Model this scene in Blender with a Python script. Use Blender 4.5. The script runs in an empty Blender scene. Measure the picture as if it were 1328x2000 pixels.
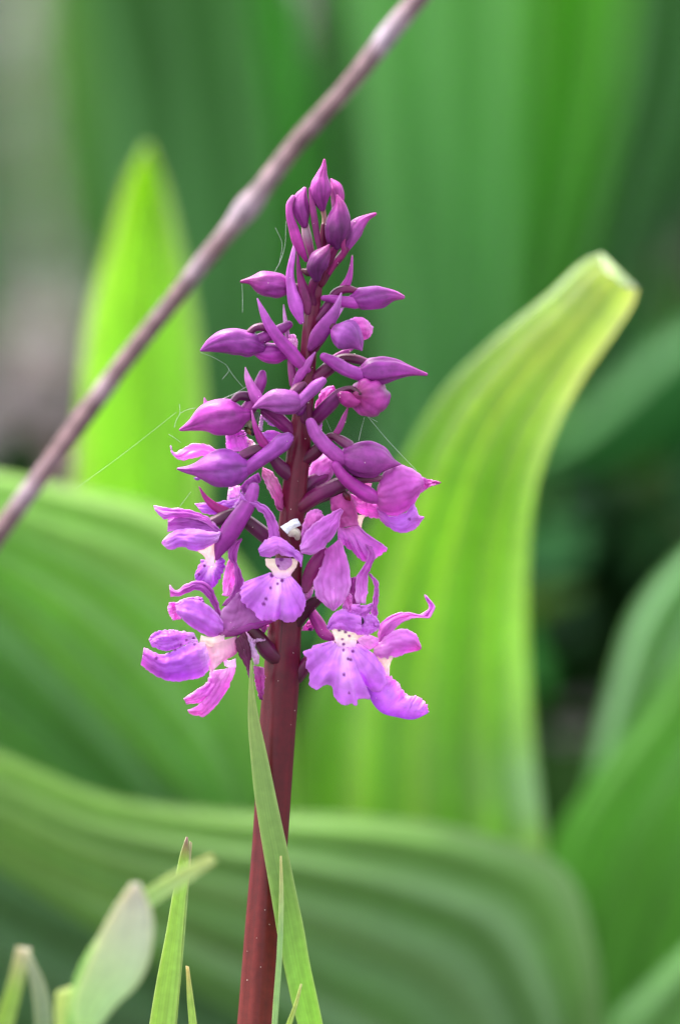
import bpy, math, random
from mathutils import Vector, noise

# ------------------------------------------------------------------ camera, sky, sun, exposure
PITCH = math.radians(8.0)          # the camera looks slightly down over the flower to the ground behind
S = 0.0715e-3                      # metres per photograph pixel at the flower
D = 0.90                           # metres from camera to flower
H0 = 0.135                         # height of the picture centre above the ground at the flower
FWD = Vector((0, math.cos(PITCH), -math.sin(PITCH)))
UP = Vector((0, math.sin(PITCH), math.cos(PITCH)))
RIGHT = Vector((1, 0, 0))
CAM = Vector((0, 0, H0)) - FWD * D

scn = bpy.context.scene
cam = bpy.data.cameras.new('camera')
cam_o = bpy.data.objects.new('camera', cam)
scn.collection.objects.link(cam_o)
cam_o.location = CAM
cam_o.rotation_euler = (math.pi / 2 - PITCH, 0, 0)
cam.sensor_fit = 'VERTICAL'
cam.sensor_height = 36.0
cam.lens = 36.0 * D / (2000 * S)
cam.clip_start = 0.02
cam.clip_end = 500
cam.dof.use_dof = True
cam.dof.focus_distance = D - 0.002
cam.dof.aperture_fstop = cam.lens / 24.0
scn.camera = cam_o

SUN_EL, SUN_AZ = math.radians(62), math.radians(-48)     # azimuth clockwise from +Y
world = bpy.data.worlds.new('World')
scn.world = world
world.use_nodes = True
wn = world.node_tree
wn.nodes.clear()
sky = wn.nodes.new('ShaderNodeTexSky')
sky.sky_type = 'NISHITA'
sky.sun_disc = False
sky.sun_elevation = SUN_EL
sky.sun_rotation = SUN_AZ
sky.dust_density = 4.0
hs = wn.nodes.new('ShaderNodeHueSaturation')
hs.inputs['Saturation'].default_value = 0.30
bg = wn.nodes.new('ShaderNodeBackground')
bg.inputs['Strength'].default_value = 0.135
wo = wn.nodes.new('ShaderNodeOutputWorld')
wn.links.new(sky.outputs[0], hs.inputs['Color'])
wn.links.new(hs.outputs[0], bg.inputs['Color'])
wn.links.new(bg.outputs[0], wo.inputs['Surface'])

sl = bpy.data.lights.new('sun', 'SUN')
sl.energy = 1.5
sl.angle = math.radians(15)
sl.color = (1.0, 0.95, 0.86)
so = bpy.data.objects.new('sun', sl)
scn.collection.objects.link(so)
sdir = Vector((math.sin(SUN_AZ) * math.cos(SUN_EL), math.cos(SUN_AZ) * math.cos(SUN_EL), math.sin(SUN_EL)))
so.rotation_euler = (-sdir).to_track_quat('-Z', 'Y').to_euler()
so.location = (0, 0, 3)

scn.view_settings.view_transform = 'Standard'
scn.view_settings.look = 'None'
scn.view_settings.gamma = 1.0
scn.view_settings.exposure = 2.2
scn.view_settings.use_curve_mapping = False
scn.cycles.use_denoising = True
scn.cycles.max_bounces = 10
scn.cycles.transmission_bounces = 8
random.seed(4)

# ------------------------------------------------------------------ helpers
def P(x, y, d=0.0):
    """photograph pixel (x, y) at depth d (photograph pixels beyond the flower's plane) -> world"""
    z = D + d * S
    k = S * z / D
    return CAM + RIGHT * ((x - 664) * k) + UP * ((1000 - y) * k) + FWD * z

def mm(v):
    return v * 1e-3 / S            # millimetres of depth in pixel units

def ground_py(d):
    """the picture row where the ground lies at depth d (px)"""
    z = D + d * S
    return 1000 + (H0 - d * S * math.sin(PITCH)) / (math.cos(PITCH) * S * z / D)

class Frame:
    """coordinates read from an enlarged part of the photograph"""
    def __init__(s, x, y, k):
        s.x, s.y, s.k = x, y, k
    def __call__(s, p):
        return (s.x + p[0] / s.k, s.y + p[1] / s.k)
A = Frame(440, 290, 3.162)
B = Frame(320, 560, 2.459)
C = Frame(280, 780, 3.906)
DD = Frame(560, 760, 3.906)
E = Frame(260, 1020, 3.689)
F = Frame(540, 1000, 3.906)
G = Frame(250, 1220, 2.564)
H = Frame(330, 640, 5.553)
N = Frame(520, 980, 7.378)
K = Frame(440, 1180, 8.3)
PX = Frame(0, 0, 1.0)

def lin(c):
    return tuple((v / 255 / 12.92) if v / 255 <= 0.04045 else ((v / 255 + 0.055) / 1.055) ** 2.4 for v in c)

def mix(a, b, t):
    return tuple(x + (y - x) * t for x, y in zip(a, b))

def grad(cols, t):
    if isinstance(cols[0], (int, float)):
        return cols
    n = len(cols) - 1
    if n == 0:
        return cols[0]
    t = max(0.0, min(0.99999, t)) * n
    i = int(t)
    return mix(cols[i], cols[i + 1], t - i)

def catmull(pts, n):
    """n points evenly spaced in parameter along a Catmull-Rom curve; points are tuples of any length"""
    m = len(pts)
    if m == 1:
        return [pts[0]] * n
    # chord lengths from the first two coordinates
    cl = [0.0]
    for a, b in zip(pts, pts[1:]):
        cl.append(cl[-1] + max(1e-6, math.hypot(a[0] - b[0], a[1] - b[1])))
    out = []
    for i in range(n):
        s = cl[-1] * i / (n - 1)
        j = 0
        while j < m - 2 and s > cl[j + 1]:
            j += 1
        t = (s - cl[j]) / (cl[j + 1] - cl[j])
        h = cl[j + 1] - cl[j]
        def tan(i):
            if i == 0: return tuple((b - a) / (cl[1] - cl[0]) for a, b in zip(pts[0], pts[1]))
            if i == m - 1: return tuple((b - a) / (cl[-1] - cl[-2]) for a, b in zip(pts[-2], pts[-1]))
            h0, h1 = cl[i] - cl[i - 1], cl[i + 1] - cl[i]
            return tuple((h1 * (b - a) / h0 + h0 * (c - b) / h1) / (h0 + h1) for a, b, c in zip(pts[i - 1], pts[i], pts[i + 1]))
        t0, t1 = tan(j), tan(j + 1)
        t2, t3 = t * t, t * t * t
        out.append(tuple((2 * t3 - 3 * t2 + 1) * a + (t3 - 2 * t2 + t) * h * ta + (-2 * t3 + 3 * t2) * b + (t3 - t2) * h * tb
                         for a, b, ta, tb in zip(pts[j], pts[j + 1], t0, t1)))
    return out

def new_obj(name, verts, faces, mat, parent=None, cols=None, smooth=True):
    me = bpy.data.meshes.new(name)
    me.from_pydata(verts, [], faces)
    if cols:
        at = me.color_attributes.new('Col', 'FLOAT_COLOR', 'POINT')
        for i, c in enumerate(cols):
            l = lin(c)
            at.data[i].color = (l[0], l[1], l[2], 1)
    if smooth:
        for p in me.polygons:
            p.use_smooth = True
    me.materials.append(mat)
    o = bpy.data.objects.new(name, me)
    scn.collection.objects.link(o)
    if parent:
        o.parent = parent
        o.matrix_parent_inverse = parent.matrix_world.inverted()
    return o

def tag(o, label=None, cat=None, group=None, kind=None):
    if label: o['label'] = label
    if cat: o['category'] = cat
    if group: o['group'] = group
    if kind: o['kind'] = kind
    return o

def empty(name, loc, label, cat, group=None):
    o = bpy.data.objects.new(name, None)
    scn.collection.objects.link(o)
    o.location = loc
    o.empty_display_size = 0.01
    bpy.context.view_layer.update()
    return tag(o, label, cat, group)

SEED = [0]
TINTED = []
def tube(name, fr, pts, mat, parent, cols, d=0.0, nu=20, nv=16, seams=0, ridges=0, flat=1.0, rough=0.03,
         seam_col=None, phase=0.0, streak=0.18):
    """closed organic body along a curve. pts: (x, y, r[, d]) in frame units (d in px)"""
    SEED[0] += 1
    sd = SEED[0] * 7.31
    if mat in TINTED:
        f, g = 1 + 0.06 * math.sin(sd * 3.1), 0.018 * math.sin(sd * 1.7)
        sh = lambda c: (c[0] * f * (1 + g), c[1] * f, c[2] * f * (1 - g))
        cols = sh(cols) if isinstance(cols[0], (int, float)) else [sh(c) for c in cols]
    d0, d1 = d if isinstance(d, tuple) else (d, d)
    q = []
    n0 = len(pts)
    for i, p in enumerate(pts):
        x, y = fr(p)
        dd = p[3] if len(p) > 3 else d0 + (d1 - d0) * i / max(1, n0 - 1)
        q.append((x, y, p[2] / fr.k, dd))
    q = catmull(q, nu)
    cen = [P(a[0], a[1], a[3]) for a in q]
    rad = [max(0.2, a[2]) * S * (D + a[3] * S) / D for a in q]
    verts, cl = [], []
    prev = None
    for i in range(nu):
        t = (cen[min(nu - 1, i + 1)] - cen[max(0, i - 1)])
        t = t.normalized() if t.length > 1e-9 else Vector((0, 0, 1))
        if prev is None:
            a = FWD.cross(t)
            a = a.normalized() if a.length > 1e-3 else RIGHT.copy()
        else:
            a = (prev - t * prev.dot(t)).normalized()
        prev = a
        b = t.cross(a)
        u = i / (nu - 1)
        base = grad(cols, u)
        for j in range(nv):
            th = 2 * math.pi * j / nv
            r = rad[i]
            c = base
            nz = noise.noise(Vector((math.cos(th) * 1.4 + sd, math.sin(th) * 1.4, u * 2.5))) + 0.5 * noise.noise(Vector((math.cos(th) * 3 + sd, math.sin(th) * 3, u * 6)))
            r *= 1 + rough * 1.6 * nz
            st = noise.noise(Vector((math.cos(th) * 5 + sd, math.sin(th) * 5, u * 1.3)))
            c = tuple(max(0, v * (1 + streak * st)) for v in c)
            if seams:
                for k in range(seams):
                    da = (th - phase - k * 2 * math.pi / seams - 0.5 * math.sin(u * 2.2 + k) + math.pi) % (2 * math.pi) - math.pi
                    g = math.exp(-(da / 0.16) ** 2)
                    r *= 1 - 0.085 * g
                    r *= 1 + 0.05 * math.exp(-((da - 0.35) / 0.2) ** 2)
                    c = mix(c, seam_col or tuple(v * 0.72 for v in base), 0.55 * g)
            if ridges:
                r *= 1 + 0.06 * math.cos(ridges * th + phase + 0.6 * u)
            verts.append(cen[i] + a * (math.cos(th) * r) + b * (math.sin(th) * r * flat))
            cl.append(c)
    faces = []
    for i in range(nu - 1):
        for j in range(nv):
            k = (j + 1) % nv
            faces.append((i * nv + j, i * nv + k, (i + 1) * nv + k, (i + 1) * nv + j))
    # rounded ends
    for i, sgn in ((0, -1), (nu - 1, 1)):
        t = (cen[1] - cen[0]) if i == 0 else (cen[-1] - cen[-2])
        t = t.normalized() if t.length > 1e-9 else Vector((0, 0, 1))
        last = [i * nv + j for j in range(nv)]
        for s_, k_ in ((0.45, 0.85), (0.8, 0.5)):
            base_i = len(verts)
            for j in range(nv):
                v = cen[i] + (verts[i * nv + j] - cen[i]) * k_ + t * (sgn * rad[i] * s_)
                verts.append(v); cl.append(cl[i * nv + j])
            nxt = [base_i + j for j in range(nv)]
            for j in range(nv):
                k = (j + 1) % nv
                f = (last[j], last[k], nxt[k], nxt[j])
                faces.append(f if sgn > 0 else f[::-1])
            last = nxt
        verts.append(cen[i] + t * (sgn * rad[i] * 0.92)); cl.append(cl[i * nv])
        ci = len(verts) - 1
        for j in range(nv):
            k = (j + 1) % nv
            f = (last[j], last[k], ci)
            faces.append(f if sgn > 0 else f[::-1])
    return new_obj(name, verts, faces, mat, parent, cl)

def sheet(name, fr, L, R, mat, parent, cols, d=0.0, bulge=6.0, nu=32, nv=22, colv=None, vein='u', nvein=7,
          vcol=None, vamt=0.35, wave=2.5, pleat=0.0, npleat=0, thick=2.4, spots=None, edge=0.0, edgecol=(245, 205, 245),
          smooth_l=True, smooth_r=True, skew=0.0, wfreq=2.6, crumple=0.0, jit=0.0):
    """a thin curved organ lofted between two edge curves. d: number or (L0, L1, R0, R1) depths in px.
    points may carry their own depth as a third value."""
    SEED[0] += 1
    sd = SEED[0] * 3.77
    dl0, dl1, dr0, dr1 = d if isinstance(d, tuple) else (d, d, d, d)
    def prep(Q, a, b):
        out = []
        n = len(Q)
        for i, p in enumerate(Q):
            x, y = fr(p)
            out.append((x, y, p[2] if len(p) > 2 else a + (b - a) * i / max(1, n - 1)))
        return catmull(out, nu)
    l, r = prep(L, dl0, dl1), prep(R, dr0, dr1)
    if jit:
        def jitter(E_, off, amp):
            return [(x + amp * noise.noise(Vector((i * 0.31 + sd, off, 0))) + 0.6 * amp * noise.noise(Vector((i * 0.83 + sd, off, 4))),
                     y + amp * noise.noise(Vector((i * 0.31 + sd, off + 9, 0))) + 0.6 * amp * noise.noise(Vector((i * 0.83 + sd, off + 5, 4))), z)
                    for i, (x, y, z) in enumerate(E_)]
        r = jitter(r, 1.0, jit)
        if vein == 'u':
            l = jitter(l, 3.0, jit)
    grid = []
    for i in range(nu):
        u = i / (nu - 1)
        row = []
        for j in range(nv):
            v = j / (nv - 1)
            x = l[i][0] + (r[i][0] - l[i][0]) * v
            y = l[i][1] + (r[i][1] - l[i][1]) * v
            dd = l[i][2] + (r[i][2] - l[i][2]) * v
            w = math.hypot(l[i][0] - r[i][0], l[i][1] - r[i][1])
            g = 4 * v * (1 - v)
            vv = min(1, max(0, v + skew))
            b = bulge * (4 * vv * (1 - vv)) * min(1.0, w / 40.0 if abs(bulge) < 60 else 1.0)
            wv = wave * noise.noise(Vector((u * wfreq + sd, v * wfreq, sd * 0.3)))
            wv += 0.35 * wave * noise.noise(Vector((u * wfreq * 3 + sd, v * wfreq * 3, sd)))
            pl = pleat * math.cos(2 * math.pi * npleat * v) * min(1.0, g * 3) if pleat else 0.0
            if crumple:
                pl += crumple * v * v * (noise.noise(Vector((u * 9 + sd, v * 1.2, 3))) + 0.5 * math.cos(u * 2 * math.pi * 4 + sd))
            row.append((x, y, dd - b + wv + pl))
        grid.append(row)
    verts, cl = [], []
    for i in range(nu):
        u = i / (nu - 1)
        for j in range(nv):
            v = j / (nv - 1)
            x, y, dd = grid[i][j]
            verts.append(P(x, y, dd))
            c = grad(cols, u)
            if colv:
                c = grad(colv, v) if cols is None or cols is colv else mix(c, grad(colv, v), 0.5)
            t, o_ = (v, u) if vein == 'u' else (u, v)
            ph = t * nvein + 0.35 * noise.noise(Vector((t * 3 + sd, o_ * 2.0, 0)))
            vv = max(0.0, 1 - abs((ph % 1) - 0.5) * 4.0)
            vv *= 0.6 + 0.4 * noise.noise(Vector((ph // 1 + sd, o_ * 3, 1.1)))
            c = mix(c, vcol or tuple(q * 0.7 for q in c), vamt * max(0, vv))
            nz = noise.noise(Vector((u * 6 + sd, v * 6, 2.2)))
            c = tuple(max(0, min(255, q * (1 + 0.07 * nz))) for q in c)
            if edge:
                e = max(0.0, 1 - min(v, 1 - v) * 9) if vein == 'u' else max(0.0, 1 - (1 - v) * 10)
                c = mix(c, edgecol, edge * e)  # pale rim mixed in; on petals it paints highlights and translucent glow
            if vein == 'v' and spots:
                c = mix(c, (244, 222, 246), 0.75 * math.exp(-((u - 0.47) / 0.11) ** 2) * max(0.0, 1 - v * 0.95))
            if spots:
                for sx, sy, sr in spots:
                    a, b = fr((sx, sy))
                    q = math.hypot(x - a, y - b) / (sr * 0.8)
                    if q < 1.35:
                        c = mix(c, (110, 24, 118), min(0.92, (1.35 - q) * 1.6))
            cl.append(c)
    faces = [(i * nv + j, (i + 1) * nv + j, (i + 1) * nv + j + 1, i * nv + j + 1) for i in range(nu - 1) for j in range(nv - 1)]
    o = new_obj(name, verts, faces, mat, parent, cl)
    if thick:
        m = o.modifiers.new('thickness', 'SOLIDIFY')
        m.thickness = thick * S
        m.offset = 0
    return o

# ------------------------------------------------------------------ materials (procedural)
def nodes(name):
    m = bpy.data.materials.new(name)
    m.use_nodes = True
    t = m.node_tree
    t.nodes.clear()
    return m, t, t.nodes.new, t.links.new

def organ_mat(name, rough=0.5, spec=0.35, trans=0.3, trans_tint=(1, 1, 1), bump=0.15, bscale=9000.0, sheen=0.0, coat=0.0,
              fine=0.12, sat=1.0, trans_gain=1.0, gain=1.0):
    m, t, n, k = nodes(name)
    at = n('ShaderNodeVertexColor'); at.layer_name = 'Col'
    tc = n('ShaderNodeTexCoord')
    nz = n('ShaderNodeTexNoise'); nz.inputs['Scale'].default_value = bscale * 0.16; nz.inputs['Detail'].default_value = 5
    k(tc.outputs['Object'], nz.inputs['Vector'])
    mr = n('ShaderNodeMapRange'); mr.inputs['From Min'].default_value = 0.3; mr.inputs['From Max'].default_value = 0.7
    mr.inputs['To Min'].default_value = gain * (1 - fine); mr.inputs['To Max'].default_value = gain * (1 + fine)
    k(nz.outputs['Fac'], mr.inputs['Value'])
    h = n('ShaderNodeHueSaturation'); h.inputs['Saturation'].default_value = sat
    k(at.outputs['Color'], h.inputs['Color']); k(mr.outputs[0], h.inputs['Value'])
    nb = n('ShaderNodeTexNoise'); nb.inputs['Scale'].default_value = bscale; nb.inputs['Detail'].default_value = 2
    k(tc.outputs['Object'], nb.inputs['Vector'])
    bp = n('ShaderNodeBump'); bp.inputs['Strength'].default_value = bump; bp.inputs['Distance'].default_value = 0.00008
    k(nb.outputs['Fac'], bp.inputs['Height'])
    p = n('ShaderNodeBsdfPrincipled')
    p.inputs['Roughness'].default_value = rough
    p.inputs['Specular IOR Level'].default_value = spec
    p.inputs['Sheen Weight'].default_value = sheen
    p.inputs['Coat Weight'].default_value = coat
    k(h.outputs[0], p.inputs['Base Color']); k(bp.outputs[0], p.inputs['Normal'])
    out = n('ShaderNodeOutputMaterial')
    if trans > 0:
        tr = n('ShaderNodeBsdfTranslucent')
        mx = n('ShaderNodeMixRGB'); mx.blend_type = 'MULTIPLY'; mx.inputs['Fac'].default_value = 1
        mx.inputs['Color2'].default_value = (*[c * trans_gain for c in trans_tint], 1)
        k(h.outputs[0], mx.inputs['Color1']); k(mx.outputs[0], tr.inputs['Color'])
        ms = n('ShaderNodeMixShader'); ms.inputs['Fac'].default_value = trans
        k(p.outputs[0], ms.inputs[1]); k(tr.outputs[0], ms.inputs[2]); k(ms.outputs[0], out.inputs['Surface'])
    else:
        k(p.outputs[0], out.inputs['Surface'])
    return m

M_PETAL = organ_mat('petal', rough=0.5, spec=0.25, trans=0.38, trans_tint=(1.15, 0.85, 1.1), bump=0.4, bscale=5000, gain=1.2, sat=0.95)
M_BUD = organ_mat('bud', rough=0.46, spec=0.32, trans=0.05, trans_tint=(1.2, 0.8, 1.1), bump=0.5, bscale=4500, gain=0.84, sat=1.02, fine=0.22)
M_STEM = organ_mat('stem', rough=0.42, spec=0.35, trans=0.0, bump=0.3, bscale=5000, fine=0.18, gain=0.52, sat=1.05)
M_LEAF = organ_mat('broad_leaf', rough=0.36, spec=0.45, trans=0.48, trans_tint=(1.24, 1.04, 0.42), bump=0.1, bscale=1500, fine=0.06, gain=1.15, sat=0.88)
M_FAR = organ_mat('far_leaf', rough=0.55, spec=0.2, trans=0.42, trans_tint=(1.3, 1.1, 0.4), bump=0.1, bscale=900, fine=0.05, gain=1.45)
M_SHADE_COVER = organ_mat('shade_foliage', rough=0.7, spec=0.05, trans=0.25, trans_tint=(1.2, 1.1, 0.4), bump=0.1, bscale=900, fine=0.05, gain=0.75)
M_GRASS = organ_mat('grass', rough=0.42, spec=0.35, trans=0.42, trans_tint=(1.3, 1.0, 0.5), bump=0.2, bscale=5000, fine=0.08, gain=1.22, sat=0.9)
M_TWIG = organ_mat('twig_bark', rough=0.7, spec=0.25, trans=0.0, bump=0.6, bscale=2500, fine=0.4, gain=0.85)
M_SILK = organ_mat('silk', rough=0.3, spec=0.6, trans=0.3, bump=0, fine=0)
M_CHIT = organ_mat('insect_shell', rough=0.25, spec=0.6, trans=0.0, bump=0.2, bscale=9000)
M_WHITE = organ_mat('white_flake', rough=0.5, spec=0.3, trans=0.25, bump=0.1)

TINTED.append(M_BUD)

def ground_mat():
    m, t, n, k = nodes('soil_and_litter')
    tc = n('ShaderNodeTexCoord')
    a = n('ShaderNodeTexNoise'); a.inputs['Scale'].default_value = 9; a.inputs['Detail'].default_value = 8
    b = n('ShaderNodeTexVoronoi'); b.inputs['Scale'].default_value = 55
    k(tc.outputs['Object'], a.inputs['Vector']); k(tc.outputs['Object'], b.inputs['Vector'])
    r = n('ShaderNodeValToRGB')
    r.color_ramp.elements[0].position = 0.35; r.color_ramp.elements[0].color = (*lin((44, 42, 38)), 1)
    r.color_ramp.elements[1].position = 0.68; r.color_ramp.elements[1].color = (*lin((96, 86, 84)), 1)
    k(a.outputs['Fac'], r.inputs['Fac'])
    mx = n('ShaderNodeMixRGB'); mx.blend_type = 'OVERLAY'; mx.inputs['Fac'].default_value = 0.45
    k(r.outputs[0], mx.inputs['Color1']); k(b.outputs['Color'], mx.inputs['Color2'])
    hs_ = n('ShaderNodeHueSaturation'); hs_.inputs['Saturation'].default_value = 0.5
    k(mx.outputs[0], hs_.inputs['Color'])
    bp = n('ShaderNodeBump'); bp.inputs['Strength'].default_value = 0.8; bp.inputs['Distance'].default_value = 0.01
    k(b.outputs['Distance'], bp.inputs['Height'])
    p = n('ShaderNodeBsdfPrincipled'); p.inputs['Roughness'].default_value = 0.9
    k(hs_.outputs[0], p.inputs['Base Color']); k(bp.outputs[0], p.inputs['Normal'])
    o = n('ShaderNodeOutputMaterial'); k(p.outputs[0], o.inputs['Surface'])
    return m

# ------------------------------------------------------------------ ground
gv, gf = [], []
xs = [-80, -30, -10, -4] + [-2 + 0.1 * i for i in range(41)] + [4, 10, 30, 80]
ys = [-10, -3, -1] + [-0.5 + 0.1 * i for i in range(46)] + [6, 10, 30, 120]
for y in ys:
    for x in xs:
        z = 0.012 * noise.noise(Vector((x * 3, y * 3, 0))) - 0.006 if -2 < x < 2 and -0.6 < y < 4.2 else -0.006
        if abs(x) < 0.25 and abs(y) < 0.35: z = -0.001
        gv.append((x, y, z))
nx = len(xs)
for j in range(len(ys) - 1):
    for i in range(nx - 1):
        gf.append((j * nx + i, j * nx + i + 1, (j + 1) * nx + i + 1, (j + 1) * nx + i))
g_o = new_obj('ground', gv, gf, ground_mat())
tag(g_o, 'grey brown woodland soil seen blurred between the leaves', 'ground', kind='structure')

def leaf_cloud(name, n, area, size, cols, zr, mask, tilt=0.8):
    verts, faces, cl = [], [], []
    tries = 0
    while n > 0 and tries < 200000:
        tries += 1
        x = random.uniform(area[0], area[1]); y = random.uniform(area[2], area[3])
        if not mask(x, y):
            continue
        n -= 1
        s = random.uniform(*size); z = random.uniform(*zr)
        a = random.uniform(0, 6.28)
        ax = Vector((math.cos(a), math.sin(a), random.uniform(-tilt, tilt))).normalized()
        sd = ax.cross(Vector((random.uniform(-.5, .5), random.uniform(-.5, .5), 1))).normalized()
        nn = ax.cross(sd)
        c = random.choice(cols)
        c = tuple(v * random.uniform(0.8, 1.2) for v in c)
        o = Vector((x, y, z))
        b = len(verts)
        for u, w in ((0, 0.0), (0.3, 0.42), (0.65, 0.36), (1, 0)):
            for sg in (-1, 1):
                verts.append(o + ax * (u * s) + sd * (sg * w * s) + nn * (abs(sg * w) * s * 0.35 - u * u * 0.2 * s))
                cl.append(c)
        for q in range(3):
            faces.append((b + 2 * q, b + 2 * q + 1, b + 2 * q + 3, b + 2 * q + 2))
    return verts, faces, cl

def on_right(x, y):
    return x > (-0.2 if y < 0.55 else -0.04 + 0.02 * y) + 0.05 * noise.noise(Vector((x * 4, y * 4, 5))) and not (0.035 < x < 0.10 and 0.28 < y < 0.58)
v_, f_, c_ = leaf_cloud('shade_cover', 16000, (-0.2, 0.55, 0.36, 2.6), (0.018, 0.045),
                        [(38, 72, 34), (30, 60, 30), (48, 88, 40), (34, 64, 44)], (0.0, 0.07), on_right)  # dark greens stand in for the shadow between the leaves
v2, f2, c2 = leaf_cloud('shade_cover', 1800, (-0.2, 0.2, 0.27, 0.5), (0.02, 0.05), [(38, 72, 34), (48, 88, 40)], (0.0, 0.022), lambda x, y: not (0.03 < x < 0.1 and y > 0.28))
f_ += [tuple(i + len(v_) for i in f) for f in f2]; v_ += v2; c_ += c2
tag(new_obj('shade_cover', v_, f_, M_SHADE_COVER, None, c_), 'dark green low foliage added for the shadow in the gaps behind the big leaves', 'foliage', kind='stuff')
v_, f_, c_ = leaf_cloud('leaf_litter', 2500, (-0.6, 0.5, 0.35, 3.2), (0.012, 0.035),
                        [(98, 88, 85), (76, 66, 60), (110, 100, 100), (66, 60, 54)], (-0.004, 0.006), lambda x, y: not on_right(x, y), 0.25)
tag(new_obj('leaf_litter', v_, f_, M_TWIG, None, c_), 'dry grey brown fallen leaves lying on the soil', 'litter', kind='stuff')

# ------------------------------------------------------------------ broad leaved plants in the background
def leaf(plant, L, R, cols, d, bulge=0, pleat=1.2, npleat=4, mat=None, vamt=0.35, sheen_stripes=None, nveins=None, wave=1.0, skew=0.0):
    """edges in photograph pixels with depth in mm as third value or d (base, tip) in mm"""
    def cv(Q):
        n = len(Q)
        return [(p[0], p[1], mm(p[2] if len(p) > 2 else d[0] + (d[1] - d[0]) * i / (n - 1))) for i, p in enumerate(Q)]
    return sheet('leaf', PX, cv(L), cv(R), mat or M_LEAF, plant, cols, bulge=mm(bulge), nu=64, nv=57, pleat=mm(pleat), npleat=npleat,
                 vein='u', nvein=nveins or npleat * 3, vamt=vamt, wave=mm(wave), thick=6, wfreq=1.6, colv=sheen_stripes, skew=skew)  # stripes: paler ribs, with sky sheen painted into the leaf colour

G_BR = (112, 172, 34); G_MID = (74, 132, 50); G_DK = (50, 98, 46); G_YEL = (140, 190, 50); G_BLU = (70, 128, 76)

def base_at(x, d):
    return P(x, ground_py(mm(d)), mm(d))

# plant with the bright upright leaf
p1 = empty('broad_leaved_plant', base_at(290, 205), 'broad leaved plant with one bright upright yellow green leaf behind the bare twig', 'plant', 'broad leaved plants behind the orchid')
gy = ground_py(mm(205))
leaf(p1, [(285, gy), (235, 1900), (165, 1300), (146, 960), (156, 800), (176, 620), (212, 480), (258, 330), (284, 284)],
         [(305, gy), (350, 1900), (392, 1300), (402, 950), (396, 760), (378, 600), (352, 480), (314, 335), (292, 284)],
     [(120, 175, 50), (140, 200, 30), (144, 206, 30), (144, 204, 40), (166, 204, 110)], (205, 185), bulge=-9, pleat=0.6, npleat=4, vamt=0.15,
     sheen_stripes=[(184, 204, 170), (156, 206, 90), (140, 204, 20), (154, 212, 30), (134, 198, 10), (150, 210, 30), (136, 200, 16), (156, 206, 80), (188, 206, 176)])  # pale margins paint in the sky reflected on the leaf's sides

# plant whose leaf arches out to the left
p2 = empty('broad_leaved_plant', base_at(540, 175), 'broad leaved plant with ribbed green leaves arching over below the bright upright leaf', 'plant', 'broad leaved plants behind the orchid')
gy = ground_py(mm(175))
leaf(p2, [(575, gy), (575, 1700), (562, 1400), (520, 1190), (430, 1060), (300, 990), (150, 955), (0, 925), (-260, 890)],
         [(500, gy), (470, 1750), (400, 1600), (300, 1500), (200, 1400), (100, 1290), (0, 1190), (-90, 1120), (-280, 1060)],
     [G_MID, (80, 145, 50), (96, 165, 48), (110, 175, 46), (104, 170, 50)], (175, 155), bulge=5, pleat=0.9, npleat=5, vamt=0.3,
     sheen_stripes=[(190, 214, 130), (140, 196, 50), (150, 194, 100), (104, 170, 40), (124, 176, 104), (84, 148, 44), (96, 148, 80)])
gy = ground_py(mm(195))
leaf(p2, [(500, gy), (450, 1700), (370, 1530), (270, 1380), (150, 1240), (20, 1110), (-220, 960)],
         [(420, gy), (300, 1800), (180, 1690), (80, 1620), (0, 1560), (-80, 1500), (-240, 1400)],
     [G_DK, G_MID, (86, 150, 50), (100, 168, 45)], (195, 185), bulge=5, pleat=0.9, npleat=4, vamt=0.3,
     sheen_stripes=[(80, 140, 70), (110, 160, 100), (60, 120, 44), (76, 130, 70), (56, 110, 44)])

# plant with the tall curved leaf and the long low leaf
p3 = empty('broad_leaved_plant', base_at(900, 205), 'broad leaved plant with tall curving leaf whose whitish tip is folded over', 'plant', 'broad leaved plants behind the orchid')
gy = ground_py(mm(205))
leaf(p3, [(800, gy, 205), (640, 1900, 205), (575, 1600, 196), (590, 1420, 182), (640, 1240, 172), (700, 1075, 155), (765, 940, 130), (860, 770, 112), (960, 668, 100), (1070, 575, 90), (1148, 506, 82), (1172, 496, 76), (1178, 530, 70)],
         [(960, gy, 205), (1060, 1900, 205), (1062, 1650, 172), (1042, 1450, 172), (1030, 1280, 162), (1030, 1110, 144), (1048, 950, 122), (1085, 840, 110), (1140, 735, 100), (1200, 650, 90), (1238, 588, 82), (1244, 566, 76), (1216, 560, 70)],
     [G_MID, (96, 152, 60), (112, 172, 66), (118, 182, 56), (124, 190, 60), (130, 190, 76), (200, 216, 180), (250, 252, 250)], (175, 80), bulge=2.5, pleat=0.9, npleat=6, vamt=0.3, skew=0.0,
     sheen_stripes=[(130, 170, 90), (104, 160, 50), (120, 176, 60), (176, 206, 140), (130, 188, 56), (120, 180, 50), (170, 206, 120), (116, 176, 44), (104, 164, 40), (150, 196, 100), (128, 184, 76), (176, 212, 190), (184, 214, 206)])

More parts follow.
